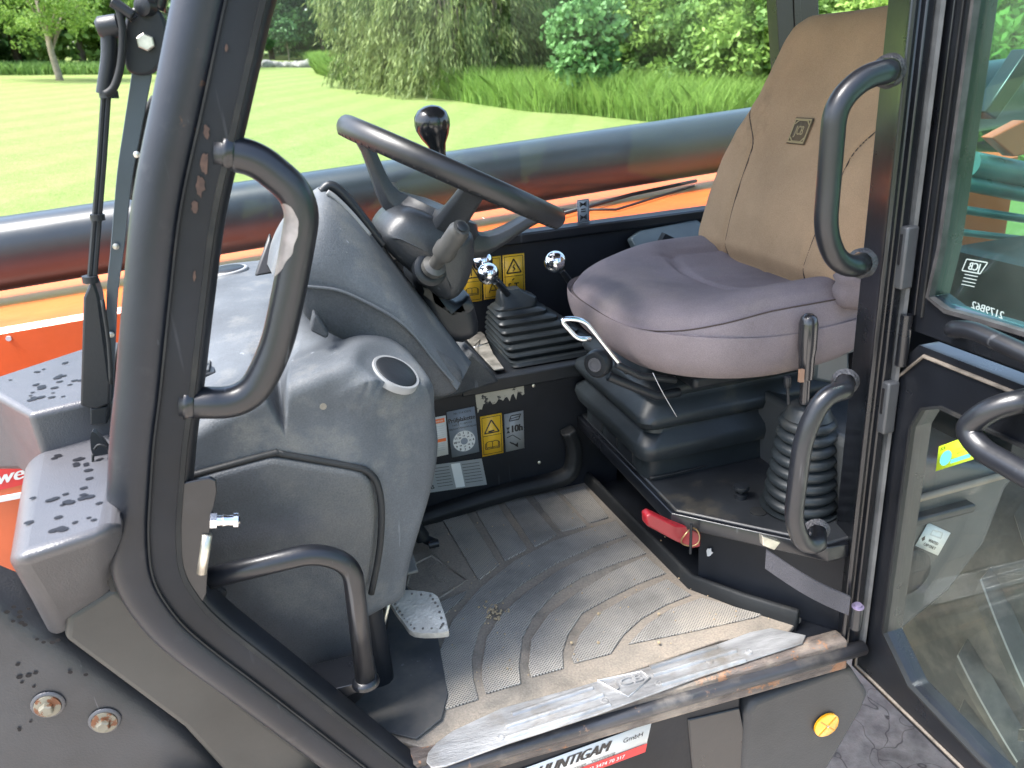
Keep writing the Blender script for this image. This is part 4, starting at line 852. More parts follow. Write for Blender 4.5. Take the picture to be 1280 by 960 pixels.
for k in range(12):
    yy = .76-k*.055
    if .33 < yy < .47: continue
    d.line([(.15, yy), (.85, yy)], .02, 3)
d.build('service_sticker', wp_, 'white sticker with orange bands')
d = qd((520, 584), (602, 573), (528, 617), YS, [SIL, INK, WHT, GRAYP]); d.rect(0, 0, 1, 1, 0, 1.5); d.rect(.52, .05, .66, .95, 2); d.lay = 3
for k in range(7): d.line([(.25, .88-k*.115), (.48, .88-k*.115)], .008, 1); d.line([(.68, .88-k*.115), (.95, .88-k*.115)], .008, 1)
d.text('JCB', .12, .2, .22, 1, bold=.03); d.build('data_plate', wp_, 'silver data plate below the stickers')
# torn paper label
a = P(594, 489, y=YS); b = P(654, 477, y=YS); c = P(597, 515, y=YS); u = b-a; w_ = (c-a)
ed = [(0, 0), (.04, -.03), (.95, -.03), (1, .05)]+[(1-.0*k, .3+.1*k) for k in range(4)]
random.seed(9); ed += [(1-k/22, .78+.22*math.sin(k*1.9)*.4+random.uniform(-.12, .16)-.25*(1-k/22)) for k in range(1, 22)]+[(.0, 1.05), (-.01, .5)]
g = G(); g.prism([a+u*x+w_*y for x, y in ed], (0, -.0006, 0)); g.build('torn_label', WORN, wp_, fix=False)
# three yellow stickers on the upper wall
YW = YB-.0012
for i, (x0, x1) in enumerate(((576, 601), (603, 626), (628, 655))):
    dy = (x0-576)*-.13
    d = qd((x0, 326+dy), (x1, 323+dy), (x0+2, 379+dy*1.2), YW, [YEL, INK]); d.frame(.06, .04, .94, .96, .022, 1); triangle(d, .5, .70, .68, 1)
    d.line([(.06, .48), (.94, .48)], .025, 1)
    if i == 0: d.line([(.5, .62), (.5, .76)], .06, 1); d.disc(.5, .585, .03, 1, 10); book(d, .5, .25, .66, 1)
    elif i == 1: d.line([(.42, .74), (.56, .68), (.46, .66), (.56, .6)], .05, 1); d.line([(.3, .15), (.5, .38), (.7, .2), (.4, .2)], .05, 1)
    else: d.line([(.54, .76), (.45, .69), (.55, .67), (.46, .59)], .05, 1); d.line([(.25, .1), (.25, .3), (.35, .3)], .05, 1); d.line([(.6, .12), (.6, .3)], .05, 1); d.line([(.5, .3), (.72, .3)], .05, 1); d.line([(.4, .38), (.5, .42)], .05, 1)
    d.build('warning_sticker', bw, ['yellow warning sticker with exclamation mark and book', 'yellow warning sticker behind the chrome knobs', 'yellow sticker with lightning triangle'][i])
# small sticker stuck on the window glass
d = qd((721, 250), (736, 248), (722, 279), YB+.0105, [GRS, INK]); d.frame(.04, .02, .96, .98, .03, 1)
for k in range(4): d.line([(.2, .12+.07*k), (.8, .12+.07*(3-k))], .07, 1); d.line([(.2, .68+.07*k), (.8, .68+.07*(3-k))], .07, 1)
d.rect(.3, .45, .7, .5, 1); d.rect(.3, .55, .7, .6, 1); d.build('window_sticker', T, 'small grey sticker on the side window')
g = G(); pts = [P(789, 297, y=1.74), P(800, 288, y=1.77), P(872, 274, y=1.77), P(900, 300, y=1.74), P(800, 320, y=1.72)]; g.prism(pts, (0, .03, -.01)); g.build('side_tray', mk('blue_grey_tray', (.07, .09, .1), .35), T, bevel=.006)
g = G(); g.prism([P(825, 305, y=1.70), P(832, 292, y=1.70), P(856, 304, y=1.70)], (0, .02, 0)); g.build('tray_tag', PLB, T); 
# key switch, metal strip
g = G(); g.prism(PZ([(548, 378), (556, 381), (606, 420), (617, 444), (630, 462), (618, 464), (596, 440), (570, 410)], 1.352), (0, 0, .004)); g.build('metal_strip', mk('scuffed_strip', (.2, .19, .17), .45, metal=.4, var=.4, scale=30), T, bevel=.001)
b_, t_ = P(577, 420, y=1.52), P(562, 405, y=1.46); g = G(); g.lathe([(.014, 0), (.014, .018), (.0155, .02), (.0155, .034), (.012, .036), (0, .036)], b_, t_-b_, 20); ks = g.build('ignition_switch', PLB, T, smooth=40); subp(ks)
g = G(); g.prism(PX([(560, 413), (572, 402), (576, 405), (564, 416)], y=1.455), (0, .006, 0)); g.build('switch_mark', YEL, ks)
g = G(); g.tube([P(571, 398, y=1.45)+Vector((.008*cos(t), .002, .006*sin(t))) for t in [2*pi*k/14 for k in range(14)]], .0016, 6, closed=True); g.tube([P(600, 425, z=1.356), P(592, 434, z=1.37), P(612, 428, z=1.37)], .0014, 6); g.build('key_ring', STEEL, ks, smooth=180, kind='stuff')
# --- gear lever boot: stepped pyramid
def rrect(cx, cy, hx, hy, r, z, n=5, rot=0):
    out = []
    for (sx, sy, a0) in ((1, 1, 0), (-1, 1, pi/2), (-1, -1, pi), (1, -1, 3*pi/2)):
        for k in range(n+1):
            a = a0+pi/2*k/n; x = sx*(hx-r)+r*cos(a); y = sy*(hy-r)+r*sin(a); out.append(Vector((cx+x*cos(rot)-y*sin(rot), cy+x*sin(rot)+y*cos(rot), z)))
    return out
A, B_, C_ = P(643, 458, z=1.346), P(738, 427, z=1.346), P(613, 420, z=1.346)
cx = (A.x+B_.x)/2+.005; cy = (A.y+C_.y)/2; hx = (B_.x-A.x)/2+.005; hy = (C_.y-A.y)/2; topc = P(640, 370, y=cy-.01); ht = .128
g = G(); rows = []; nf = 7
for k in range(nf*4+1):
    t = k/(nf*4); ph = (k % 4); w_ = [-.0, .004, .004, -.004][ph] if k else .006; z = 1.344+ht*.86*t
    ccx = cx+(topc.x-.004-cx)*t*.9; tq = t**1.25; sx = hx*(1-tq)+.050*tq+w_; sy = hy*(1-tq)+.036*tq+w_; rows.append(rrect(ccx, cy, sx, sy, .018, z))
for (q, s_) in ((.90, .95), (.98, .9), (1.12, .55), (1.16, .48), (1.16, .35)): rows.append(rrect(topc.x+(.012 if q < 1.1 else -.004), cy, .048*s_, .034*s_, .014*s_, 1.344+ht*q))
g.grid(rows, closed=True); g.f.append(tuple(len(g.v)-24+i for i in range(24))); g.m.append(0); bt = g.build('gear_lever_boot', BEL, T, smooth=38); subp(bt)
def ballknob(base, top, r, name, dark=False):
    b, t = Vector(base), Vector(top); ax = (t-b).normalized(); L_ = (t-b).length
    g = G(); g.lathe([(.0075, 0), (.006, L_*.5), (.0065, L_-r*.8)], b, ax, 14); rod = g.build('gear_lever' if not dark else 'side_lever', PLB, T, smooth=60); subp(rod)
    g = G(); g.lathe([(.0095, -r*1.25), (.011, -r*.95)]+[(r*cos(a), r*sin(a)*.95) for a in [R(-50+140*k/14) for k in range(13)]]+[(r*.45, r*.86), (r*.42, r*.82), (0, r*.82)], t, ax, 28); g.build('chrome_ball_knob', STEEL, rod, smooth=50)
    g = G()
    for s_ in (-1, 1): g.tube([t+ax*r*.86+Vector((s_*r*.15, -r*.2, 0)), t+ax*r*.86+Vector((s_*r*.15, r*.2, 0))], .0012, 5)
    g.tube([t+ax*r*.86+Vector((-r*.3, 0, 0)), t+ax*r*.86+Vector((r*.3, 0, 0))], .0012, 5); g.build('knob_marking', INK, rod, kind='stuff')
    return rod
bz = 1.344+ht*1.1
ballknob((topc.x-.012, cy-.02, bz), P(610, 342, y=cy-.05), .0245, 'a'); ballknob((topc.x-.008, cy+.01, bz), P(603, 327, y=cy+.04), .025, 'b')
ballknob(P(712, 352, y=1.55), P(694, 327, y=1.52), .0235, 'c', True)

# --- seat
ST0 = G(); ST0.box((.62, 1.10, 1.415), (.94, 1.42, 1.44)); seat = ST0.build('driver_seat', PLB, T, bevel=.008); subp(seat)
SX0, SX1, SY0, SY1 = .49, .98, .99, 1.52
def sup(a, n): return (abs(cos(a))**(2/n)*(1 if cos(a) >= 0 else -1), abs(sin(a))**(2/n)*(1 if sin(a) >= 0 else -1))
def cushpt(a, v):
    """a round the footprint, v from bottom centre (0) over the side to top centre (1)"""
    c, s_ = sup(a, 3.4); cx_, cy_ = (SX0+SX1)/2, (SY0+SY1)/2; hx_, hy_ = (SX1-SX0)/2, (SY1-SY0)/2
    front = max(0, -c)
    # profile (scale of footprint, height)
    prof = [(0, .028), (.55, .028), (.80, .033), (.90, .045), (.97, .068), (1.0, .098), (.995, .125), (.965, .147), (.93, .157), (.88, .166), (.75, .174), (.5, .172), (.25, .168), (0, .166)]
    q = v*(len(prof)-1); i = min(int(q), len(prof)-2); t = q-i; a0 = prof[max(i-1, 0)]; a1 = prof[i]; a2 = prof[i+1]; a3 = prof[min(i+2, len(prof)-1)]
    cr_ = lambda w0, w1, w2, w3: .5*((2*w1)+(w2-w0)*t+(2*w0-5*w1+4*w2-w3)*t*t+(3*w1-w0-3*w2+w3)*t**3)
    r_ = max(0, cr_(a0[0], a1[0], a2[0], a3[0])); h = cr_(a0[1], a1[1], a2[1], a3[1])
    x = cx_+hx_*c*r_*(1-.0*abs(s_)); y = cy_+hy_*s_*r_*(1-.10*front*r_); z = 1.408+h
    u = (y-cy_)/hy_; f = (x-SX0)/(SX1-SX0)
    if v > .5:
        z += .020*ss(.45, .85, abs(u))*(ss(.15, .5, f)) - .016*ss(.2, .75, f)*(1-ss(.3, .6, abs(u)))
        z -= .012*ss(.25, .0, f)
    if v < .45: z += .014*f+.022*ss(.5, 0, f)
    # stitched groove lines
    gl = abs(r_-.945) if v > .5 and h > .1 else 1
    z -= .004*math.exp(-(gl/.014)**2)
    if v > .62:
        z -= .009*math.exp(-((f-.46-.10*u*u)/.016)**2)*(1-ss(.55, .75, abs(u)))
        z -= .008*math.exp(-((abs(u)-.52-.10*(1-f))/.022)**2)*ss(.40, .5, f)
        z -= .004*math.exp(-((u+.0)/.02)**2)*ss(.46, .5, f)*.6
    return Vector((x, y, z))
NA, NV = 220, 130
g = G(); g.grid([[cushpt(2*pi*j/NA, i/NV) for j in range(NA)] for i in range(NV+1)], closed=True); cu = g.build('cushion', FABG, seat, smooth=180)
g = G(); g.tube([cushpt(2*pi*j/160, .545)+Vector((0, 0, .0003)) for j in range(160)], .0013, 5, closed=True)
g.build('cushion_seam', SEAMM, seat, smooth=180)
# backrest
BX0, BZ0 = .885, 1.55; rake = Vector((.30, 0, 1)).normalized(); bn = Vector((-1, 0, .30)).normalized(); BH = .475; CY = 1.25
wtab = [(0, .255), (.1, .27), (.25, .275), (.40, .27), (.52, .252), (.62, .225), (.70, .205), (.80, .192), (.88, .182), (.95, .168), (1.0, .135)]
def wid(t):
    for i in range(len(wtab)-1):
        if wtab[i][0] <= t <= wtab[i+1][0]:
            k = (t-wtab[i][0])/(wtab[i+1][0]-wtab[i][0]); k = k*k*(3-2*k)*.5+k*.5; return wtab[i][1]*(1-k)+wtab[i+1][1]*k
    return wtab[-1][1]
def backpt(a, t):
    c, s_ = sup(a, 2.6); w_ = wid(min(t, 1)); top = math.sqrt(max(0, 1-max(0, (t-.90)/.10)**2)); th = (.052*(1-.35*t))*(.25+.75*top)*(.5+.5*ss(-.02, .08, t)+.0)
    o = Vector((BX0, CY, BZ0))+rake*(BH*t); u = s_
    p = o+Vector((0, w_*s_, 0))+bn*(th*c)
    wrap = .055*abs(u)**2.4*(1-.7*t); lum = .018*math.exp(-((t-.25)/.2)**2)
    if c > 0:
        p += bn*(wrap*c+lum*(1-abs(u))*c)
        y = p.y-CY; gy = .125+.035*t*t+.01*math.sin(t*3)+.075*ss(.46, .70, t)
        k = math.exp(-((abs(y)-gy)/.0055)**2)*(1-ss(.66, .70, t)); p -= bn*.006*k*c
    else: p += bn*(-wrap*c*.6)*-1
    return p
g = G(); NB = 200; rows = [[backpt(2*pi*j/NB, i/110-.02*(1-i/110)) for j in range(NB)] for i in range(111)]
cap = [p.lerp(sum(rows[-1], Vector())/NB, .6) for p in rows[-1]]; rows.append(cap); rows.append([sum(rows[-1], Vector())/NB]*NB)
g.grid(rows, closed=True); bk = g.build('backrest', FABB, seat, smooth=180)
for s_ in (-1, 1):
    pts = []
    for t in [k/40*.67 for k in range(41)]:
        gy = .125+.035*t*t+.01*math.sin(t*3)+.075*ss(.46, .70, t)
        lo_, hi = 0, pi/2
        for _ in range(22):
            m_ = (lo_+hi)/2
            if abs(backpt(m_*s_, t).y-CY) < gy: lo_ = m_
            else: hi = m_
        pts.append(backpt(lo_*s_, t)+bn*.0012)
    g = G(); g.tube(pts, .0012, 5); g.build('backrest_seam', SEAMM, seat, smooth=180)
# woven logo patch
a = None
def backs(y, t):
    lo_, hi = 0, pi/2; sg = 1 if y > CY else -1
    for _ in range(22):
        m_ = (lo_+hi)/2
        if abs(backpt(m_*sg, t).y-CY) < abs(y-CY): lo_ = m_
        else: hi = m_
    return backpt(lo_*sg, t)+bn*.0018
d = Decal(backs(CY+.034, .50), backs(CY-.018, .50), backs(CY+.034, .60), [mk('woven_patch', (.12, .085, .05), .9, bump=.6, bscale=700), mk('woven_gold', (.30, .23, .12), .9)], th=.0012)
d.frame(.04, .04, .96, .96, .06, 1); d.line([(.12, .75), (.3, .9), (.75, .9), (.9, .75)], .05, 1); d.line([(.12, .25), (.3, .1), (.75, .1), (.9, .25)], .05, 1); d.text('JCB', .5, .5, .48, 1, bold=.02, sx=.66); d.build('woven_logo', seat)
# recliner crumple, bracket and armrest stub
g = G(); g.lathe([(.02, -.02), (.034, -.01), (.036, .01), (.03, .02), (.035, .03), (.02, .045)], P(1068, 368, y=1.0), (0, 0, 1), 16); g.build('fabric_bunch', FABG, seat, smooth=180)
g = G(); g.prism(PX([(1032, 392), (1066, 384), (1068, 440), (1050, 446), (1036, 425)], y=1.02), (0, .02, 0)); g.build('seat_bracket', mk('bracket_grey', (.05, .06, .065), .4), seat, bevel=.002)
g = G(); g.lathe([(.011, 0), (.011, .002), (.0068, .003), (.0068, .009), (0, .009)], P(1052, 406, y=1.018), (-.3, -1, .2), 12); g.build('bracket_bolt', ZINC, seat, smooth=30)
g = G(); g.prism(PX([(1020, 447), (1027, 432), (1062, 430), (1063, 470), (1050, 482), (1018, 476)], y=1.03), (0, .08, 0)); g.build('slide_box', mk('box_grey_plastic', (.055, .066, .07), .4), seat, bevel=.006)
# seat adjuster bar and knob
g = G(); g.tube(fillet(PX([(738, 424), (722, 424), (700, 400), (716, 398), (732, 402), (770, 450), (784, 466)], y=1.10), .02, 5), .0042, 8); g.build('adjuster_bar', STEEL, seat, smooth=180)
k0 = P(752, 452, y=1.13); g = G(); g.lathe([(.021, 0), (.024, .006), (.024, .018), (.02, .023), (0, .024)], k0, (-.75, -.62, .1), 24); g.build('weight_knob', PLB, seat, smooth=45)
ax = Vector((-.75, -.62, .1)).normalized(); g = G(); g.lathe([(.012, .0235), (.012, .0255), (.009, .0255), (.009, .024)], k0, ax, 24); g.build('knob_ring', GREYC, seat)
g = G();  g.tube(PX([(770, 455), (800, 470), (845, 475)], y=1.1), .007, 8); g.tube(PX([(760, 470), (820, 495), (850, 490)], y=1.13), .009, 8); g.build('suspension_frame', PLB, seat, bevel=.004, kind='stuff')
# suspension bellows
bx0, bx1, by0, by1 = .555, .96, 1.15, 1.475
sec = [(1.225, .0), (1.262, .0), (1.268, .0), (1.272, .014), (1.292, .020), (1.305, .017), (1.318, -.004), (1.330, -.006), (1.334, .010), (1.350, .018), (1.362, .015), (1.376, -.006), (1.385, -.010), (1.392, .0), (1.402, .004), (1.41, .0), (1.418, -.02), (1.438, -.03)]
g = G(); g.grid([rrect((bx0+bx1)/2, (by0+by1)/2, (bx1-bx0)/2+o, (by1-by0)/2+o, .03, z, 6) for z, o in sec], closed=True); g.build('suspension_bellows', BEL, seat, smooth=50)
g = G()
for k in range(3): g.box((bx0-.003, by0+.06+k*.075, 1.233), (bx0+.002, by0+.115+k*.075, 1.262))
g.box((bx0-.004, by0+.045, 1.226), (bx0+.0, by1-.03, 1.230)); g.build('base_rib', PLB, seat, bevel=.0015, kind='stuff')
g = G(); g.tube(spline([P(812, 598, z=1.232), P(860, 588, z=1.232), P(905, 574, z=1.232), P(955, 555, z=1.24), P(975, 540, z=1.26)], 5), .0028, 7); g.build('seat_cable', RUB, T, smooth=180)

# --- seat platform
XF = .556
pl = [(XF, 1.52), (XF, 1.043), (.728, .862), (1.02, .862), (1.02, 1.78), (XF, 1.78)]
g = G(); g.prism([Vector((x, y, 1.208)) for x, y in pl], (0, 0, .016)); pf = g.build('seat_platform', mk('dusty_platform', (.016, .018, .021), .38, var=.3, dirt=.55, dirtcol=(.10, .085, .06), dirtscale=7, bump=.05), T, bevel=.004); subp(pf)
g = G(); g.sweep([(XF-.003, 1.52, 1.212), (XF-.003, 1.042, 1.212), (.727, .858, 1.212), (.76, .858, 1.212)], [(.010, -.004), (.010, .007), (-.014, .010), (-.016, .006), (-.012, -.001)], upv=(0, 0, 1)); g.build('platform_lip', BLK, pf, bevel=.002)
g = G(); g.prism([Vector((.606, 1.050, 1.034)), Vector((.772, .862, 1.034)), Vector((.782, .872, 1.034)), Vector((.618, 1.062, 1.034))], (0, 0, .173)); sp_ = g.build('platform_side', BLKM, T, bevel=.002); subp(sp_)
g = G(); g.box((.70, 1.0, 1.034), (.715, 1.52, 1.208)); g.build('recess_back', BLKM, T)
g = G(); g.box((XF+.0, 1.495, 1.03), (XF+.05, 1.53, 1.22)); g.build('platform_post', BLK, T, bevel=.004)
for px, py in ((896, 667), (932, 677)):
    c = P(px, py, z=1.13); c = P(px, py, y=.998-(px-885)*.00085); G().lathe([(.003, -.001), (.003, .0006), (0, .0006)], c, (-.66, -.75, 0), 10).build('side_hole', INK, sp_, smooth=40)
c = P(887, 690, y=1.030); g = G(); random.seed(2)
g.prism([c+Vector((cos(a)*.006*random.uniform(.4, 1.2)*.75, -cos(a)*.004, sin(a)*.010*random.uniform(.5, 1.2))) for a in [2*pi*k/11 for k in range(11)]], (-.0008, -.0008, 0)); g.build('paint_chip', GRAYP, sp_)
g = G(); g.tube(spline([P(816, 466, y=1.07), P(828, 490, y=1.065), P(846, 521, y=1.07)], 4), .0006, 5); g.build('loose_thread', GRAYP, T, smooth=180)
g = G(); g.lathe([(.011, 0), (.011, .008), (.0055, .010), (.0055, .016), (.0135, .018), (.0145, .021), (.0135, .025), (0, .0265)], P(926, 622, z=1.224), (0, 0, 1), 20); g.build('release_button', PLB, pf, smooth=45)
g = G(); g.lathe([(.014, 0), (.014, .002), (.007, .003), (0, .003)], P(948, 640, z=1.224), (0, 0, 1), 20); g.build('drain_washer', RUB, pf, smooth=45)
# red handle and ring under the platform
g = G(); g.prism([P(808, 646, y=1.03), P(814, 642, y=1.03), P(845, 657, y=1.02), P(860, 657, y=1.02), P(877, 668, y=1.01), P(876, 684, y=1.01), P(866, 686, y=1.01), P(845, 677, y=1.02), P(809, 658, y=1.03)], (0, .022, 0)); rh = g.build('red_lever', RED, T, bevel=.003); subp(rh)
g = G(); g.tube([P(848, 642, y=1.06), P(856, 656, y=1.05), P(866, 668, y=1.04)], .009, 10); g.build('lever_stem', RED, rh, smooth=180)
c = P(863, 672, y=1.0); g = G(); g.tube([c+Vector((.017*cos(t), .004*sin(t*2), .017*sin(t))) for t in [2*pi*k/24 for k in range(24)]], .0014, 6, closed=True); g.build('pull_ring', mk('brass_wire', (.35, .24, .12), .35, metal=.8), rh, smooth=180)
g = G(); g.tube([P(864, 655, y=.995), P(863, 692, y=.995)], .0025, 8); g.build('locking_pin', PLB, rh)
# --- handbrake bellows and levers
bc = P(1000, 655, z=1.224); bc = Vector((.765, .985, 1.224)); bc = P(999, 632, z=1.224)
prof = [(.064, 0), (.066, .004)]; z = .006; nb_ = 8
for k in range(nb_):
    r_ = .060-.0022*k; prof += [(r_-.008, z), (r_-.001, z+.004), (r_+.002, z+.010), (r_-.001, z+.016), (r_-.008, z+.019)]; z += .0205
prof += [(.040, z), (.036, z+.008), (.031, z+.018), (.028, z+.020), (0, z+.020)]
lean = Vector((.02, 0, 1)).normalized(); g = G(); g.lathe(prof, bc, lean, 40); hbv = g.build('handbrake_boot', BEL, T, smooth=60); subp(hbv)
tb = bc+lean*(z+.015)
lt = P(1011, 400, y=tb.y); lb = P(1006, 490, y=tb.y)
ax = (lt-lb).normalized(); L_ = (lt-lb).length
g = G(); g.lathe([(.008, -.02), (.008, L_*.18), (.0115, L_*.2), (.0125, L_*.5), (.0145, L_*.62), (.0148, L_*.95), (.012, L_*1.04), (.006, L_*1.08), (0, L_*1.085)], lb, ax, 22); hv = g.build('handbrake_lever', mk('glossy_grip', (.02, .02, .022), .25, coat=.5, bump=.1, bscale=80), T, smooth=50); subp(hv)
g = G(); g.prism([P(1000, 462, y=tb.y-.014), P(1006, 462, y=tb.y-.014), P(1005, 478, y=tb.y-.014), P(999, 478, y=tb.y-.014)], (0, .004, 0)); g.build('worn_grip_patch', mk('worn_copper', (.25, .15, .1), .5), hv)
g = G(); a, b = P(985, 498, y=tb.y-.01), P(984, 466, y=tb.y-.01); ax = (b-a).normalized(); g.lathe([(.0025, -.01), (.0025, .018), (.0052, .02), (.0062, .032), (.005, .038), (0, .040)], a, ax, 12); g.build('small_release_lever', PLB, T, smooth=50)

# --- rear door post with its seals, hinges and handles
XP0, XP1 = .737, .788
pp = [(.7555, .842), (.763, .839), (.765, .847), (.774, .847), (.776, .838), (XP1, .838), (XP1, .905), (.776, .905), (.7665, .86)]
g = G(); g.prism([Vector((x, y, 1.0)) for x, y in pp], (0, 0, 1.32)); rp = g.build('rear_door_post', BLK, T, bevel=.002); subp(rp)
g = G(); g.prism([Vector((x, y, 1.02)) for x, y in [(.7905, .832), (.7945, .829), (.7955, .86), (.7905, .86)]], (0, 0, 1.29)); g.build('post_seal', mk('grey_seal', (.06, .063, .066), .5, var=.3, scale=20), rp)
WELD = mk('weld_metal', (.05, .05, .055), .4, metal=.2, var=.4, scale=60, bump=1, bscale=200)
def posthandle(pix, y, r, fil, lab):
    pts = fillet(PX(pix, y=y), fil, 9); pts[0].y = pts[-1].y = .85
    g = G(); g.tube(pts, r, 20); o = g.build('grab_handle', HND, T, smooth=180, label=lab); subp(o)
    for c, d_ in ((pts[0], pts[1]-pts[0]), (pts[-1], pts[-2]-pts[-1])):
        g = G(); rows = [[]]
        d_ = d_.normalized(); a_ = d_.cross(Vector((0, 0, 1))).normalized(); b_ = d_.cross(a_)
        rows = [[c+d_*(.002+.010*k/4)+(a_*cos(t)+b_*sin(t))*(r*(1.42-.36*k/4)+.0012*noise.noise(Vector((t*5, k*2, r*99)))) for t in [2*pi*j/30 for j in range(30)]] for k in range(5)]
        g.grid(rows, closed=True); g.build('weld_collar', WELD, o, smooth=180)
posthandle([(1132, 88), (1084, 92), (1044, 130), (1031, 290), (1048, 332), (1096, 334)], .822, .0145, .045, 'upper grab handle bowed forward from the rear door post')
posthandle([(1078, 487), (1032, 490), (1004, 545), (991, 650), (1005, 684), (1040, 676)], .815, .0135, .045, 'lower grab handle at the foot of the rear door post')
# roof and the other posts
g = G(); g.box((-.02, .80, 2.31), (1.25, 1.86, 2.38)); g.build('cab_roof', BLK, T, bevel=.02, seg=4)
g = G(); g.tube([P(262, -140, y=YB), P(215, 330, y=YB)], .022, 14); g.build('far_front_post', BLK, T, smooth=180)
rpp = [P(963, -120, y=1.76), P(975, 80, y=1.76), P(1002, 300, y=1.76), P(1050, 300, y=1.76), P(1026, 80, y=1.76), P(1018, -120, y=1.76)]
g = G(); g.prism(rpp, (0, .04, 0)); g.prism(PX([(987, -120), (996, 80), (1004, 80), (996, -120)], y=1.757), (0, .002, 0)); g.build('far_rear_post', BLK, T, bevel=.003, kind='stuff')
g = G(); g.box((1.12, .90, 1.24), (1.16, 1.80, 1.60)); g.build('rear_cab_wall', BLKM, T)
g = G(); g.prism([P(205, -140, y=1.0), P(168, 300, y=1.0), P(150, 520, y=1.0), P(140, 520, y=1.6), P(160, 300, y=1.75), P(205, -140, y=1.75)], (-.004, 0, 0)); 
# --- open door, standing at right angles to the cab side
XD = .80; D2 = G()
dr = [(.860, .955), (.862, 1.500), (.806, 1.562), (.10, 1.562), (.08, 1.54), (.08, .975), (.10, .955)]
di = [(.797, 1.075), (.797, 1.44), (.783, 1.474), (.755, 1.488), (.16, 1.488), (.14, 1.47), (.14, 1.03), (.16, 1.008), (.60, 1.008), (.735, 1.022)]
def ringprism(g, outer, inner, x, th):
    """frame between two closed outlines in the door plane"""
    def samp(poly, n=96, close=True):
        pts = [Vector(p) for p in poly]; pts.append(pts[0]); return pts
    c = Vector((.47, 1.26)); N_ = 160; ro, ri = [], []
    def hit(poly, a):
        d = Vector((cos(a), sin(a))); best = None
        for i in range(len(poly)):
            p, q = Vector(poly[i]), Vector(poly[(i+1) % len(poly)]); e = q-p; den = d.x*e.y-d.y*e.x
            if abs(den) < 1e-9: continue
            t = ((p.x-c.x)*e.y-(p.y-c.y)*e.x)/den; s_ = ((p.x-c.x)*d.y-(p.y-c.y)*d.x)/den
            if t > 0 and -1e-6 <= s_ <= 1+1e-6 and (best is None or t > best): best = t
        return c+d*best
    angs = sorted(set([2*pi*k/N_ for k in range(N_)]+[math.atan2(p[1]-c.y, p[0]-c.x) % (2*pi) for p in outer+inner]))
    ro = [hit(outer, a) for a in angs]; ri = [hit(inner, a) for a in angs]
    rows = [[Vector((x, p.x, p.y)) for p in ro], [Vector((x, p.x, p.y)) for p in ri], [Vector((x+th, p.x, p.y)) for p in ri], [Vector((x+th, p.x, p.y)) for p in ro]]
    rows.append(rows[0]); g.grid(rows, closed=True)
g = G(); ringprism(g, dr, di, XD, .032); door = g.build('cab_door', BLK, T, bevel=.004, seg=3); subp(door)
g = G(); g.sweep([Vector((XD-.001, a, b)) for a, b in di], [(.004, -.001), (.004, .003), (-.004, .003), (-.004, -.001)], upv=(1, 0, 0), closed=True); g.build('lower_glass_seal', RUB, door)
do2 = [(a+(-.012 if a > .5 else .012), b+(.012 if b < 1.2 else -.012)) for a, b in dr]
g = G(); g.tube([Vector((XD-.002, a, b)) for a, b in do2], .003, 6, closed=True); g.build('pale_door_seal', mk('dusty_seal', (.10, .085, .07), .7, var=.4, scale=30, bump=.5), door, smooth=180)
DG = glassm('door_glass', (.87, .92, .90), rough=.02, fog=.008); DG2 = glassm('upper_door_glass', (.55, .80, .74), rough=.02, fog=.02)
g = G(); g.box((XD+.012, .14, 1.0), (XD+.017, .80, 1.49)); g.build('lower_door_glass', DG, door)
# upper window sash of the door
us_ = [(.856, 1.577), (.856, 2.27), (.10, 2.27), (.08, 1.577)]
ui = [(.800, 1.632), (.792, 1.70), (.792, 2.2), (.16, 2.2), (.14, 1.632), (.70, 1.624), (.77, 1.622)]
c_save = None
def ring2(g, outer, inner, x, th, c):
    N_ = 120
    def hit(poly, a):
        d = Vector((cos(a), sin(a))); best = None
        for i in range(len(poly)):
            p, q = Vector(poly[i]), Vector(poly[(i+1) % len(poly)]); e = q-p; den = d.x*e.y-d.y*e.x
            if abs(den) < 1e-9: continue
            t = ((p.x-c.x)*e.y-(p.y-c.y)*e.x)/den; s_ = ((p.x-c.x)*d.y-(p.y-c.y)*d.x)/den
            if t > 0 and -1e-6 <= s_ <= 1+1e-6 and (best is None or t > best): best = t
        return c+d*best
    angs = sorted(set([2*pi*k/N_ for k in range(N_)]+[math.atan2(p[1]-c.y, p[0]-c.x) % (2*pi) for p in outer+inner]))
    ro = [hit(outer, a) for a in angs]; ri = [hit(inner, a) for a in angs]
    rows = [[Vector((x, p.x, p.y)) for p in ro], [Vector((x, p.x, p.y)) for p in ri], [Vector((x+th, p.x, p.y)) for p in ri], [Vector((x+th, p.x, p.y)) for p in ro]]
    rows.append(rows[0]); g.grid(rows, closed=True)
g = G(); ring2(g, us_, ui, XD+.004, .03, Vector((.47, 1.92))); sash = g.build('door_window_sash', BLK, T, bevel=.004, seg=3); subp(sash)
g = G(); g.sweep([Vector((XD+.002, a, b)) for a, b in ui], [(.005, -.002), (.005, .004), (-.005, .004), (-.005, -.002)], upv=(1, 0, 0), closed=True); g.build('sash_glass_seal', mk('dusty_grey_seal', (.028, .027, .028), .6, var=.5, scale=30), sash)
g = G(); g.box((XD+.016, .14, 1.625), (XD+.021, .80, 2.21)); g.build('sash_glass', DG2, sash)
for a_, b_ in ((.846, .838), (.826, .822), (.812, .809)):
    g = G(); g.box((XD+.0005, b_, 1.60), (XD+.0045, a_, 2.25)); g.build('sash_channel', RUB if a_ != .826 else BLK, sash, bevel=.001)
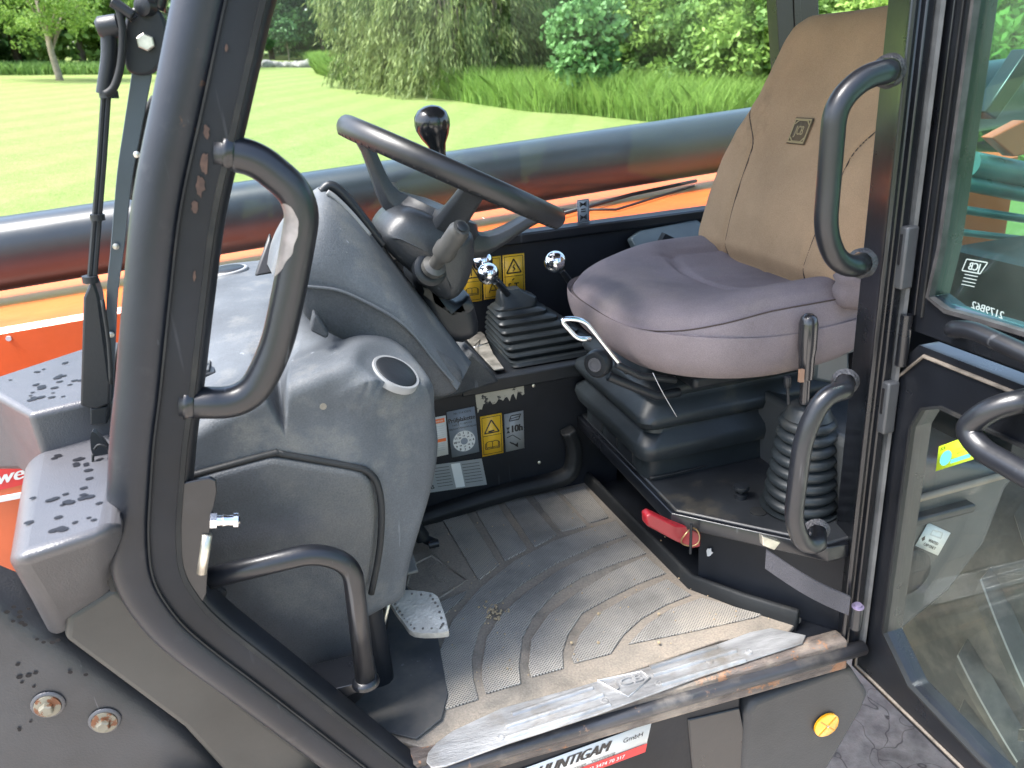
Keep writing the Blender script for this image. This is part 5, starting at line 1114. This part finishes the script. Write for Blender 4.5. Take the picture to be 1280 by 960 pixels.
# glass print: mirrored logo and number
GP = mk('white_glass_print', (.3, .36, .35), .6, var=.05)
d = Decal(P(1214, 388, x=XD+.0155), P(1252, 402, x=XD+.0155), P(1217, 374, x=XD+.0155), [GP], back=None, th=.0002); d.text('2179B62', .5, .5, .9, 0, mirror=True, sx=1.0, bold=.02); d.build('glass_number', sash)
d = Decal(P(1198, 348, x=XD+.0155), P(1228, 354, x=XD+.0155), P(1206, 322, x=XD+.0155), [GP], back=None, th=.0002); d.text('JCB', .5, .65, .5, 0, mirror=True, bold=.03, sx=.8); d.line([(.05, .4), (.1, .95), (.95, .95), (.8, .4), (.05, .4)], .04, 0)
for k in range(4): d.line([(.2, .25-k*.16), (.75, .25-k*.16)], .03, 0)
d.build('glass_logo', sash)
# hinges
HG = mk('grey_hinge_plastic', (.05, .053, .058), .45, var=.15)
for (pa, pb) in (((1116, 280), (1143, 368)), ((1092, 470), (1116, 550))):
    a, b = P(*pa, x=XD-.022), P(*pb, x=XD-.022); zt_, zb_ = max(a.z, b.z), min(a.z, b.z); g = G(); g.box((XD-.024, .826, zb_), (XD-.004, .842, zt_)); o = g.build('hinge_cover', HG, T, bevel=.003); subp(o)
    g = G(); g.box((XD-.0255, .833, zb_+.04*(zt_-zb_)*10), (XD-.0235, .8365, zt_-.01)); g.build('hinge_slot', INK, o)
g = G(); g.lathe([(.008, 0), (.008, .075)], P(1128, 440, x=XD-.008)-Vector((0, 0, .02)), (0, 0, 1), 14); g.build('hinge_pin', BLK, T, smooth=40)
# door handles
big = PX([(1262, 505), (1230, 512), (1206, 536), (1226, 562), (1300, 604), (1420, 668)], x=XD-.045); big[0].x = XD; big[1].x = XD-.035
g = G(); g.tube(fillet([big[0], big[1], big[2], big[3], big[4], big[5]], .03, 7), .0145, 18); o = g.build('door_handle', HND, T, smooth=180, label='thick lower inside handle of the open door'); subp(o)
up_ = PX([(1172, 418), (1190, 411), (1215, 412), (1290, 446), (1420, 506)], x=XD-.030); up_[0].x = XD
g = G(); g.tube(fillet(up_, .03, 7), .011, 16); o = g.build('door_handle', HND, T, smooth=180, label='slim upper handle bar below the door window'); subp(o)
# check strap
sa, sb_ = P(957, 699, y=.862), P(1062, 758, y=.815); hh = Vector((0, 0, .0175)); g = G()
rows = []
for k in range(15):
    t = k/14; c = sa.lerp(sb_, t)+Vector((0, -.004*sin(pi*t), -.006*sin(pi*t))); rows.append([c+hh, c-hh])
g.grid(rows, thick=(.002, .003, 0)); cs_ = g.build('check_strap', WEB, T, smooth=60); subp(cs_)
a_, b_ = P(968, 700, y=.86), P(978, 716, y=.855)
g = G(); g.prism(PX([(953, 670), (976, 678), (968, 688), (954, 682)], y=.858), (0, .01, 0)); g.build('strap_clamp', ZINC, cs_, bevel=.001)
g = G(); c = P(1070, 778, y=.812); g.lathe([(.0095, -.010), (.0095, .030)], c, (0, 0, 1), 18); g.build('strap_post', BLK, cs_, smooth=40)
g = G(); g.lathe([(.0095, .030), (.0095, .0318), (.0058, .032), (.0058, .036), (0, .0362)], c, (0, 0, 1), 16); g.build('strap_bolt', mk('violet_zinc', (.2, .17, .26), .4, metal=.5), cs_, smooth=35)
# stickers seen on the lower door glass
d = Decal(P(1170, 589, x=XD+.0115), P(1217, 574, x=XD+.0115), P(1174, 558, x=XD+.0115), [LIME, TEALP, INK, WHT]); d.disc(.25, .42, .16, 1, 18); d.rect(.40, .12, .92, .28, 1); d.text('JCB', .14, .86, .16, 2); d.lay = 3; d.text('CHECK LEVEL', .7, .62, .11, 2); d.text('BEFORE USE', .7, .46, .11, 2); d.build('lime_sticker', T, 'lime green sticker on the lower door glass')
# --- behind the door glass: tank panel, rear wheel, machinery
g = G(); tk = PX([(1075, 560), (1285, 590), (1262, 610), (1235, 680), (1190, 740), (1130, 790), (1090, 812), (1060, 830)], y=.88); g.prism(tk, (0, .35, 0)); tp = g.build('fuel_tank', mk('tank_plastic', (.05, .054, .056), .4, var=.15), T, bevel=.02, seg=4); subp(tp)
g = G(); g.tube(PX([(1070, 648), (1130, 628), (1262, 592)], y=.872), .006, 8); g.build('tank_edge', mk('tank_edge_tan', (.22, .17, .13), .6), tp, smooth=180)
c = P(1130, 712, y=.88); g = G(); g.lathe([(.045, 0), (.045, .012), (.035, .018), (.018, .02), (0, .02)], c, (0, -1, 0), 28); g.build('filler_cap', PLB, tp, smooth=45)
d = qd((1160, 653), (1188, 666), (1144, 682), .8785, [WHT, INK, GRAYP]); d.line([(.3, .62), (.3, .82), (.7, .88), (.75, .66), (.3, .62)], .04, 2); d.text('VENTED', .55, .40, .17, 1, bold=.03, sx=.9); d.text('CAP ONLY', .5, .20, .17, 1, bold=.03, sx=.85); d.poly([(.06, .36), (.14, .5), (.2, .36), (.14, .26)], 1); d.build('vented_cap_sticker', tp, 'white sticker reading VENTED CAP ONLY')
TY = mk('dusty_tyre', (.07, .069, .066), .75, var=.25, dirt=.46, dirtcol=(.19, .17, .145), dirtscale=6, bump=.2, bscale=60)
TYE = mk('worn_tyre_edge', (.3, .28, .25), .7); WC = Vector((1.87, .96, .74)); RW = .66; YW0, YW1 = .86, 1.22
g = G(); prof = [(.30, .34), (.33, .35), (.45, .37), (.58, .34), (.625, .30), (.63, .18), (.625, .06), (.58, .02), (.45, -.01), (.33, .01), (.30, .02)]
g.lathe([(r_, h-.30) for r_, h in prof], WC, (0, -1, 0), 64); wheel = g.build('rear_wheel', TY, T, smooth=50); subp(wheel)
gl_ = G()
for k in range(22):
    for sgn in (0, 1):
        a0 = 2*pi*(k+.5*sgn)/22; rows = []
        for i in range(7):
            t = i/6; a = a0+.26*t; yy = (WC.y+.29-.02)-(.20*t if not sgn else 0)-(.0 if not sgn else 0); yy = WC.y+.30-.36*0-.0
            yo = (-.07+.19*t) if not sgn else (.31-.19*t); r_ = .67 if t > .12 else .60+.07*t/.12
            cc = lambda aa, rr: Vector((WC.x+rr*cos(aa), WC.y-yo, WC.z+rr*sin(aa)))
            w_ = .045-.012*t; rows.append([cc(a-w_, r_-.05), cc(a-w_*.78, r_-.003), cc(a-w_*.66, r_), cc(a+w_*.66, r_), cc(a+w_*.78, r_-.003), cc(a+w_, r_-.05)])
        g = G(); g.grid(rows); g.m = [1 if i % 5 in (1, 3) else 0 for i in range(len(g.m))]; g.f += [tuple(range(6)), tuple(range(36, 42))]; g.m += [0, 0]; g.build('tyre_lug', [TY, TYE], wheel, smooth=30)
g = G(); g.lathe([(.0, .03), (.12, .03), (.14, .0), (.28, -.02), (.30, .02), (.31, .04), (.31, -.28), (.0, -.28)], WC, (0, -1, 0), 40); g.build('wheel_rim', ORG, wheel, smooth=40)
g = G()
for (a, b, r_) in (((1212, 205), (1290, 220), .035), ((1205, 228), (1290, 245), .022), ((1190, 260), (1290, 275), .012), ((1200, 290), (1285, 300), .01)):
    g = G(); g.tube([P(*a, y=1.75), P(*b, y=1.75)], r_, 16); g.build('hydraulic_cylinder', GREENT, T, smooth=60)
g = G(); g.prism(PX([(1240, 172), (1282, 150), (1300, 190), (1268, 196)], y=1.7), (0, .04, 0)); g.build('orange_bracket', ORG, T, bevel=.004)
g = G(); g.prism(PX([(1232, 140), (1286, 60), (1300, 75), (1246, 150)], y=1.65), (0, .05, 0)); g.build('black_strut', BLK, T, bevel=.004)
g = G(); g.box((1.2, 1.25, .9), (2.6, 1.7, 1.42)); g.build('engine_cover', BLKM, T, bevel=.03, seg=3)
# --- wiper assembly in front of the windscreen
YW_ = 1.02
g = G(); g.prism(spline(PX([(160, 14), (176, 6), (196, 10), (208, 34), (205, 68), (192, 90), (174, 94), (158, 86), (154, 60), (156, 30)], y=YW_), 3, closed=True), (0, .02, 0)); wm = g.build('wiper_motor_plate', PLB, T, bevel=.003); subp(wm)
c = P(183, 53, y=YW_); g = G(); g.lathe([(.0095, 0), (.0095, .009), (.008, .0105), (0, .0105)], c, (0, -1, 0), 6); g.build('plate_bolt', ZINC, wm)
g = G(); g.lathe([(.010, -.01), (.010, .004), (.006, .006), (0, .006)], P(180, 8, y=YW_-.005), (-.5, -1, 0), 16); g.tube(PX([(168, 24), (158, 14), (152, 8)], y=YW_-.01), .005, 8); g.build('plate_clip', PLB, wm, smooth=50, kind='stuff')
g = G(); g.tube(fillet(PX([(136, 32), (137, 70), (130, 118)], y=YW_-.01), .01, 3), .0085, 10, scale=None); g.lathe([(.008, -.012), (.012, -.008), (.012, .01), (.008, .013)], P(136, 34, y=YW_-.01), (1, 0, .1), 14)
g.lathe([(.010, -.004), (.010, .004)], P(136, 118, y=YW_-.01), (.1, 0, 1), 14); g.lathe([(.008, -.003), (.008, .004)], P(122, 272, y=YW_-.01), (.1, 0, 1), 14); g.lathe([(.009, -.004), (.009, .004)], P(113, 349, y=YW_-.01), (.1, 0, 1), 14)
for dx in (-3, 3): g.tube(PX([(133+dx, 110), (127+dx, 200), (121+dx, 275), (115+dx, 350)], y=YW_-.01), .003, 7)
wa = g.build('wiper_arm', PLB, T, smooth=50, kind='stuff'); wa['label'] = 'twin rod wiper arm'
g = G(); g.sweep(spline(PX([(178, 90), (166, 160), (156, 220), (147, 310), (141, 360), (139, 420), (138, 470), (139, 505)], y=YW_+.01), 4), [(-.002, -.009), (.002, -.009), (.003, 0), (.002, .009), (-.002, .009)], upv=(0, 1, 0), scale=[1.15-.75*i/28 for i in range(29)]); lk = g.build('wiper_link_bar', mk('blue_grey_bar', (.035, .05, .065), .35), T, bevel=.001); subp(lk)
for px, py in ((145, 308), (139, 418), (171, 193)):
    g = G(); g.lathe([(.0038, 0), (.0038, .002), (.002, .003), (0, .003)], P(px, py, y=YW_+.004), (0, -1, 0), 10); g.build('link_rivet', ZINC, lk, smooth=40)
g = G(); g.prism(PX([(104, 372), (112, 354), (118, 352), (124, 372), (138, 478), (137, 506), (120, 512), (100, 508)], y=YW_-.005), (0, .03, 0)); wc = g.build('wiper_base_cover', PLB, T, bevel=.004); subp(wc)
g = G(); g.prism(PX([(112, 511), (134, 508), (134, 530), (113, 532)], y=YW_), (0, .03, 0)); g.build('cover_foot', PLB, wc, bevel=.002)
g = G(); g.tube(spline(PX([(140, 4), (148, 10), (153, 40), (151, 80), (143, 108), (132, 118)], y=YW_-.02), 5), .0042, 8); g.build('washer_hose', RUB, T, smooth=180)
g = G(); g.tube(spline(PX([(140, 2), (152, 10), (166, 20)], y=YW_-.02), 5), .006, 8); g.build('hose_elbow', PLB, T, smooth=180)
g = G(); g.tube(spline(PX([(226, -140), (220, 0), (194, 130), (170, 290), (158, 400), (143, 470), (141, 510)], y=YW_+.03), 5), .0045, 8); g.build('windscreen_edge', RUB, T, smooth=180)
g = G(); g.tube(spline(PX([(194, 122), (180, 150), (170, 190), (168, 250)], y=YW_+.02), 5), .005, 8); g.tube(spline(PX([(128, 375), (136, 430), (139, 480)], y=YW_-.01), 4), .0025, 6); g.build('link_rod', RUB, T, smooth=180, kind='stuff')
g = G(); g.tube(spline(PX([(192, 10), (199, -30), (205, -140)], y=YW_+.03), 4), .013, 10); g.build('wiper_spindle', BLK, T, smooth=180)
# work lamp bracket with zip tie
g = G(); g.prism(spline(PX([(113, 545), (119, 541), (138, 565), (146, 588), (134, 590), (116, 570)], y=.97), 3, closed=True), (0, .010, 0)); o = g.build('lamp_bracket', PLB, T, smooth=60); subp(o)
g = G(); g.tube(spline(PX([(118, 562), (124, 556), (136, 562), (134, 580), (122, 597), (117, 585), (116, 568)], y=.955), 4), .0016, 6); g.tube(spline(PX([(121, 597), (126, 612), (135, 618)], y=.95), 4), .0014, 6); g.build('cable_tie', RUB, o, smooth=180, kind='stuff')
# --- pedals
pdl = [P(483, 741, z=1.165), P(500, 737, z=1.165), P(541, 741, z=1.16), P(552, 757, z=1.15), P(560, 783, z=1.14), P(556, 790, z=1.135), P(517, 790, z=1.135), P(503, 775, z=1.142), P(492, 760, z=1.155)]
g = G(); g.prism([p-Vector((0, 0, .011)) for p in spline(pdl, 3, closed=True)], (0, 0, .011)); pd = g.build('brake_pedal', mk('worn_pedal_metal', (.40, .38, .34), .5, metal=.4, var=.25, scale=20, bump=.5, bscale=200), T, bevel=.003, seg=3, label='bare metal pedal plate in front of the floor mat'); subp(pd)
g = G(); cpd = sum(pdl, Vector())/9
for i in range(9):
    a, b = pdl[i].lerp(cpd, .16), pdl[(i+1) % 9].lerp(cpd, .16)
    for k in range(3): g.lathe([(.0022, -.001), (.0018, .0012), (0, .0013)], a.lerp(b, k/3), (0, 0, 1), 8)
g.build('pedal_dimple', flat('pedal_dark', (.12, .11, .1)), pd, kind='stuff', smooth=60)
g = G(); g.prism([P(a, b, y=1.06) for a, b in ((466, 735), (490, 745), (478, 835), (468, 850), (462, 790))], (0, .03, 0)); g.build('pedal_arm', BLKM, pd, bevel=.003)
g = G(); g.tube([P(487, 748, y=1.04), P(478, 786, y=1.05), P(466, 815, y=1.06)], .004, 7); g.build('pedal_rod', ZINC, pd, smooth=180)
p2 = PZ([(498, 690), (515, 690), (523, 716), (508, 720), (500, 706)], 1.12); g = G(); g.prism(p2, (0, 0, .006)); pd2 = g.build('clutch_pedal', mk('pedal_rubber_pale', (.2, .19, .17), .7), T, bevel=.002, label='small pedal half hidden beside the console'); subp(pd2)
g = G(); g.tube(PX([(500, 640), (520, 668), (545, 680)], y=1.34), .010, 10); g.tube(PX([(515, 655), (528, 672)], y=1.33), .016, 10); g.lathe([(.008, -.01), (.008, .01)], P(542, 680, y=1.32), (1, 0, 0), 12); g.build('pedal_linkage', PLB, T, smooth=60, kind='stuff')
g = G(); g.prism([P(a, b, z=1.05) for a, b in ((438, 905), (470, 765), (500, 720), (548, 800), (560, 870), (552, 900), (520, 925))], (0, 0, .003)); g.build('front_rubber_flap', mk('scuffed_grey_rubber', (.045, .047, .05), .6, var=.3, dirt=.5, dirtcol=(.12, .11, .095), dirtscale=7, scratch=.6), T, bevel=.001)
bpy.context.view_layer.update()
